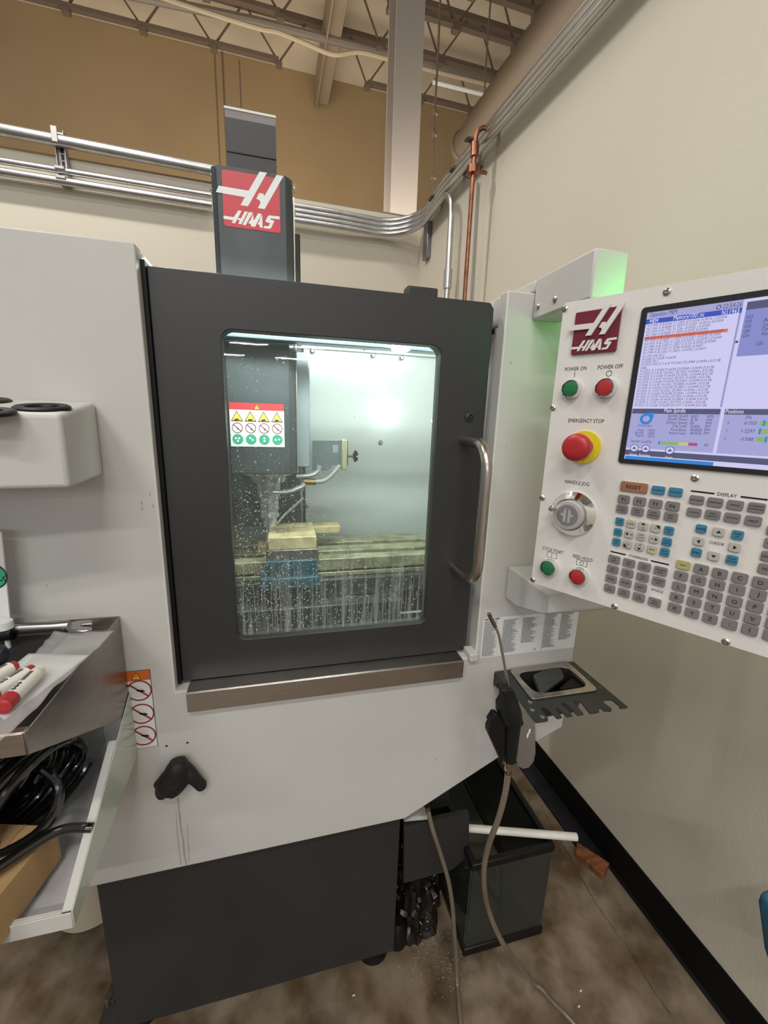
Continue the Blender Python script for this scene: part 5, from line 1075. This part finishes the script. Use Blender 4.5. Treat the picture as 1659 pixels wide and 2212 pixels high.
b = MB(); b.box(xL, xR-.0025, YF-.0035, YF-.001, tz_-.0195, tz_+.0, SST); b.build('back_wall', sst)
# rubber mat, wrench, bag, paper, markers
zF = tz_-.0195
b = MB(); b.box(xL+.01, -.36, .60, .735, zF+.0005, zF+.003, mat('dark_mat', (.02, .02, .02, 1), .6)); tag(b.build('rubber_mat'), 'dark rubber mat on the stainless tray under the wrench', 'mat')
wr_ = thing('wrench', (-.42, .70, zF+.01), 'steel adjustable wrench lying on the stainless tray near the machine', 'wrench')
WM = mat('wrench_steel', (.45, .44, .42, 1), .28, 1)
zW = zF+.03
b = MB(); Q = lambda x_, y_: aZ(x_, y_, zW)
b.tube([Q(-40, 1362), Q(20, 1358), Q(120, 1353), Q(150, 1350)], [.009, .009, .008, .0085], WM, 12); b.build('shank', wr_)
b = MB(); q = [Q(x_, y_) for x_, y_ in ((140, 1346), (165, 1340), (198, 1338), (199, 1346), (176, 1347), (174, 1352), (199, 1354), (198, 1358), (180, 1362), (150, 1361), (138, 1356))]
b.prism(q, (0, 0, -.010), WM); b.build('jaw_head', wr_, bevel=.002)
b = MB(); b.cyl(Q(160, 1359)-Z*.004, Q(172, 1356)-Z*.004, .004, .004, CHROME, 12); b.build('adjusting_screw', wr_)
# bag: translucent wrinkled sheet lying on the tray edge
BAG = bpy.data.materials.new('clear_poly_bag'); BAG.use_nodes = True; pb = BAG.node_tree.nodes['Principled BSDF']; pb.inputs['Base Color'].default_value = (.75, .74, .73, 1); pb.inputs['Roughness'].default_value = .14; pb.inputs['Alpha'].default_value = .26
def sheet(name, corners, m, nx, ny, amp, freq, seed, th=.0008):
    A, B_, C_, D_ = [V(p) for p in corners]; b = MB(); vs = []
    for i in range(nx+1):
        for j in range(ny+1):
            s_, t_ = i/nx, j/ny; p = (A*(1-s_)+B_*s_)*(1-t_)+(D_*(1-s_)+C_*s_)*t_
            e = noise.noise(V((s_*freq[0], t_*freq[1], seed)))+.5*noise.noise(V((s_*freq[0]*2.3, t_*freq[1]*2.3, seed+5)))
            vs.append(p+Z*amp*(e+.9))
    fs = [(i*(ny+1)+j, (i+1)*(ny+1)+j, (i+1)*(ny+1)+j+1, i*(ny+1)+j+1) for i in range(nx) for j in range(ny)]
    b.add(vs, fs, m); o = b.build(name); md = o.modifiers.new('t', 'SOLIDIFY'); md.thickness = th; o.data.set_sharp_from_angle(angle=3); return o
zP = tz_+.001
q = [aZ(x_, y_, zP+.004) for x_, y_ in ((-60, 1570), (-20, 1625), (248, 1367), (118, 1366))]
o = sheet('plastic_bag', [q[0], q[1], q[2], q[3]], BAG, 14, 40, .0035, (2, 9), 1.7); tag(o, 'clear wrinkled plastic bag lying diagonally over the stainless tray', 'bag')
q = [aZ(x_, y_, zP+.001) for x_, y_ in ((-60, 1515), (10, 1555), (192, 1416), (62, 1412))]
o = sheet('paper_sheet', [q[0], q[1], q[2], q[3]], mat('white_paper', (.74, .74, .74, 1), .7), 8, 20, .001, (2, 3), 4.2); tag(o, 'white paper sheet inside the clear plastic bag', 'paper')
def marker(a, c, zz, r_, lab, wl_):
    A, C_ = aZ(*a, zz), aZ(*c, zz); t = (C_-A); L_ = t.length; t.normalize(); s_ = V((-t.y, t.x, 0)); mk = thing('marker_pen', A, lab, 'marker')
    BODY = mat('marker_body', (.74, .72, .66, 1), .4)
    b = MB(); b.tube([A+t*L_*.26, A+t*L_*.97], r_, BODY, 14); b.build('barrel', mk)
    b = MB(); b.tube([A, A+t*L_*.03, A+t*L_*.27], [r_*.7, r_*1.12, r_*1.12], REDB, 14); b.build('cap', mk)
    if wl_:
        b = MB(); b.tube([A+t*L_*.97, A+t*L_*.99, A+t*L_*1.12, A+t*L_*1.14], [r_, r_*.9, r_*.8, r_*.5], REDB if wl_ == 2 else BODY, 14); b.build('end_plug', mk)
        b = MB(); top = Z*(r_+.0004)
        for k in range(3): p_ = A+t*L_*(.36+.08*k)+top; b.add([p_+t*(.0026*math.cos(g*math.pi/6))+s_*(.0026*math.sin(g*math.pi/6))-Z*.0005 for g in range(12)], [tuple(range(12))], INK)
        for k in range(4): p_ = A+t*L_*(.60+.004)+s_*(k*.0012-.002)+top-Z*.0003; b.poly([p_, p_+t*L_*.3, p_+t*L_*.3+s_*.0007, p_+s_*.0007], INK)
        b.build('barrel_print', mk, smooth=False)
marker((2, 1530), (78, 1455), zP+.016, .0085, 'right red-capped white marker pen with three dots in the bag', 1)
marker((-42, 1515), (60, 1452), zP+.012, .0085, 'red and white marker pen lying left of the dotted marker in the bag', 2)
marker((-60, 1490), (24, 1442), zP+.013, .0085, 'red marker pen at the left edge of the photograph in the bag', 2)
p = aZ(-8, 1418, zP+.014); b = MB(); b.lathe(p-X*.03, X, [(0, .010), (.004, .014), (.036, .015), (.04, .010)], mat('navy_cap', (.015, .015, .03, 1), .4), 20); tag(b.build('dark_cap'), 'dark round cap beside the markers at the left edge', 'cap')
# lower white tray
ltX = -.2815; TRW = mat('tray_pale_paint', (.50, .54, .47, 1), .22, coat=.3)
lt = thing('lower_side_tray', (-.5, .6, .8), 'pale sheet-metal tray low on the left of the machine holding the black hose', 'tray')
yb_, yf2 = YF-.001, .489; z_bt, z_ft, z_bb, z_fb = .948, .807, .812, .781
b = MB(); b.prism([(ltX, yb_, z_bt), (ltX, yf2, z_ft), (ltX, yf2, z_fb), (ltX, yb_, z_bb)], (-.002, 0, 0), TRW); b.build('side_wall', lt, bevel=.0008)
b = MB(); yl_ = .675; zl_ = z_ft+(z_bt-z_ft)*(yl_-yf2)/(yb_-yf2); b.prism([(ltX-.0022, yl_, zl_), (ltX-.0022, yf2+.003, z_ft), (ltX-.0022, yf2+.003, z_ft-.002), (ltX-.0022, yl_, zl_-.002)], (-.011, 0, 0), PAINT); b.build('side_lip', lt)
b = MB(); b.box(-.95, ltX-.0022, yf2-.0, yf2+.002, z_fb-.002, z_ft-.002, PAINT); b.box(-.95, ltX-.0135, yf2+.0022, yf2+.008, z_ft-.004, z_ft-.002, PAINT); b.build('front_lip', lt, bevel=.0008)
b = MB(); b.prism([(-.95, yf2+.0022, z_fb), (ltX-.0022, yf2+.0022, z_fb), (ltX-.0022, yb_, z_bb), (-.95, yb_, z_bb)], (0, 0, -.002), mat('tray_floor_paint', (.55, .54, .55, 1), .4)); b.build('tray_floor', lt)
zT = lambda y: z_fb+(z_bb-z_fb)*(y-yf2)/(yb_-yf2)+.001
# cardboard box
CB = mat('cardboard', (.42, .26, .12, 1), .75, noise_amt=.15, scale=12); CBD = mat('cardboard_side', (.28, .17, .08, 1), .8)
zc = .862
q = [aZ(x_, y_, zc) for x_, y_ in ((33, 1778), (126, 1783), (25, 1880), (-60, 1990), (-190, 1900), (-120, 1800))]
top = [aZ(20, 1778, zc), aZ(122, 1784, zc), aZ(0, 1932, zc)]
dirv = (top[2]-top[1]).normalized(); A = top[1]; B2 = A+dirv*.20; pv = V((dirv.y, -dirv.x, 0)); pv = pv if pv.x < 0 else -pv
C2 = B2+pv*.09; D2 = A+pv*.09
zlow = zT(.5)+.002
cbx = thing('cardboard_box', (A+C2)/2-Z*(zc-zlow), 'brown cardboard box in the lower tray beneath the black hose', 'box')
CBL = [V((p.x, p.y, zlow+.02 if i_ in (0, 3) else zlow)) for i_, p in enumerate((A, B2, C2, D2))]
b = MB(); b.add([A, B2, C2, D2]+CBL, [(3, 2, 1, 0)[::-1], (4, 5, 6, 7)[::-1], (0, 1, 5, 4)[::-1], (1, 2, 6, 5)[::-1], (2, 3, 7, 6)[::-1], (3, 0, 4, 7)[::-1]], CB); b.build('carton', cbx, bevel=.001)
b = MB(); m0 = (A+D2)/2; m1_ = (B2+C2)/2; s_ = pv*.0008; b.poly([m0-s_+Z*.0006, m1_-s_+Z*.0006, m1_+s_+Z*.0006, m0+s_+Z*.0006], CBD); b.build('flap_seam', cbx, smooth=False)
# black hose coil
HB = mat('glossy_black_hose', (.006, .006, .006, 1), .12, coat=.6)
b = MB(); coil = []
turns = 17
for i in range(turns*22):
    g = 2*math.pi*i/22; k = i/22/turns
    cx_ = -.62+.265*k; cz_ = .886-.006*math.sin(k*5); cy_ = .612
    coil.append(V((cx_+.014*math.sin(g)+.035*math.cos(g), cy_+(.066+.005*math.sin(i*.9))*math.cos(g), cz_+(.057+.004*math.cos(i*.37))*math.sin(g))))
b.tube(coil, .0070, HB, 10); hc = b.build('hose_coil'); tag(hc, 'coiled glossy black hose heaped in the lower tray under the stainless tray', 'hose')
b = MB(); e0_ = coil[-1]
for k in range(2):
    P_ = [V((-.44+.02*k, .66, .945-.006*k)), V((-.375+.012*k, .62, .935-.01*k)), V((-.335+.003*k, .60-.006*k, .90-.01*k)), V((-.345, .565-.006*k, .868)), V((-.40, .54-.004*k, .858+.004*k)), V((-.46, .53, .87+.006*k)), V((-.56, .535, .872+.006*k))]
    b.tube(smoothpath(P_, 6), .0065, HB, 10)
b.build('loop', hc)
b = MB(); P_ = [aZ(x_, y_, z__) for x_, y_, z__ in ((-60, 1910, .878), (0, 1872, .876), (60, 1832, .874), (115, 1800, .87), (150, 1790, .862), (180, 1788, .853), (200, 1788, .850))]
b.tube(smoothpath(P_, 6), .0068, HB, 12); b.build('free_end', hc)
# cream bucket on the floor behind the base's left corner
b = MB(); c_ = aZ(180, 2003, .0); 
bk = thing('bucket', (-.56, 1.04, 0), 'cream plastic bucket on the floor left of the machine base', 'bucket')
cB = aZ(178, 2012, 0.0)
cB = V((cB.x-.0, cB.y+.10, 0)); BK = mat('cream_plastic', (.58, .50, .37, 1), .45)
b.lathe(cB, Z, [(0.001, .10), (.005, .105), (.30, .125), (.31, .13), (.32, .13), (.32, .122), (.02, .10)], BK, 40); b.build('body', bk)
b = MB(); b.lathe(cB+Z*.285, Z, [(0, .1255), (.0, .131), (.012, .131), (.012, .1265)], BK, 40); b.build('rim_band', bk)
# glove hooked on the front
gl2 = MB()
GV = mat('black_nitrile', (.008, .008, .009, 1), .6, bump=.4, bscale=150)
def gs(pts_):
    P_ = [aY(x_, y_, yy) for x_, y_, yy, r in pts_]; P2_ = smoothpath(P_, 5); rr = []
    for i in range(len(pts_)-1):
        for k in range(5): rr.append(pts_[i][3]*(1-k/5)+pts_[i+1][3]*k/5)
    rr.append(pts_[-1][3]); gl2.tube(P2_, [q_*1.22 for q_ in rr], GV, 14)
yg = .736
gs([(384, 1642, yg-.006, .012), (384, 1655, yg-.008, .016), (378, 1675, yg-.006, .019), (368, 1690, yg-.004, .020), (360, 1702, yg, .016)])
gs([(392, 1668, yg-.003, .014), (372, 1690, yg-.002, .018), (358, 1704, yg, .014)])
gs([(386, 1660, yg-.004, .017), (382, 1680, yg-.004, .021), (368, 1698, yg-.001, .020)])
gs([(372, 1680, yg-.002, .016), (352, 1688, yg, .010), (335, 1697, yg+.003, .004)])
gs([(362, 1690, yg, .016), (352, 1708, yg, .012), (350, 1721, yg, .007)])
gs([(372, 1695, yg, .013), (373, 1712, yg, .009), (374, 1720, yg, .005)])
gs([(395, 1658, yg, .011), (410, 1672, yg-.004, .011), (424, 1686, yg-.004, .009), (436, 1697, yg-.002, .009), (443, 1700, yg, .004)])
tag(gl2.build('rubber_glove', remesh=.0016), 'crumpled black rubber glove hanging on the white machine front', 'glove')
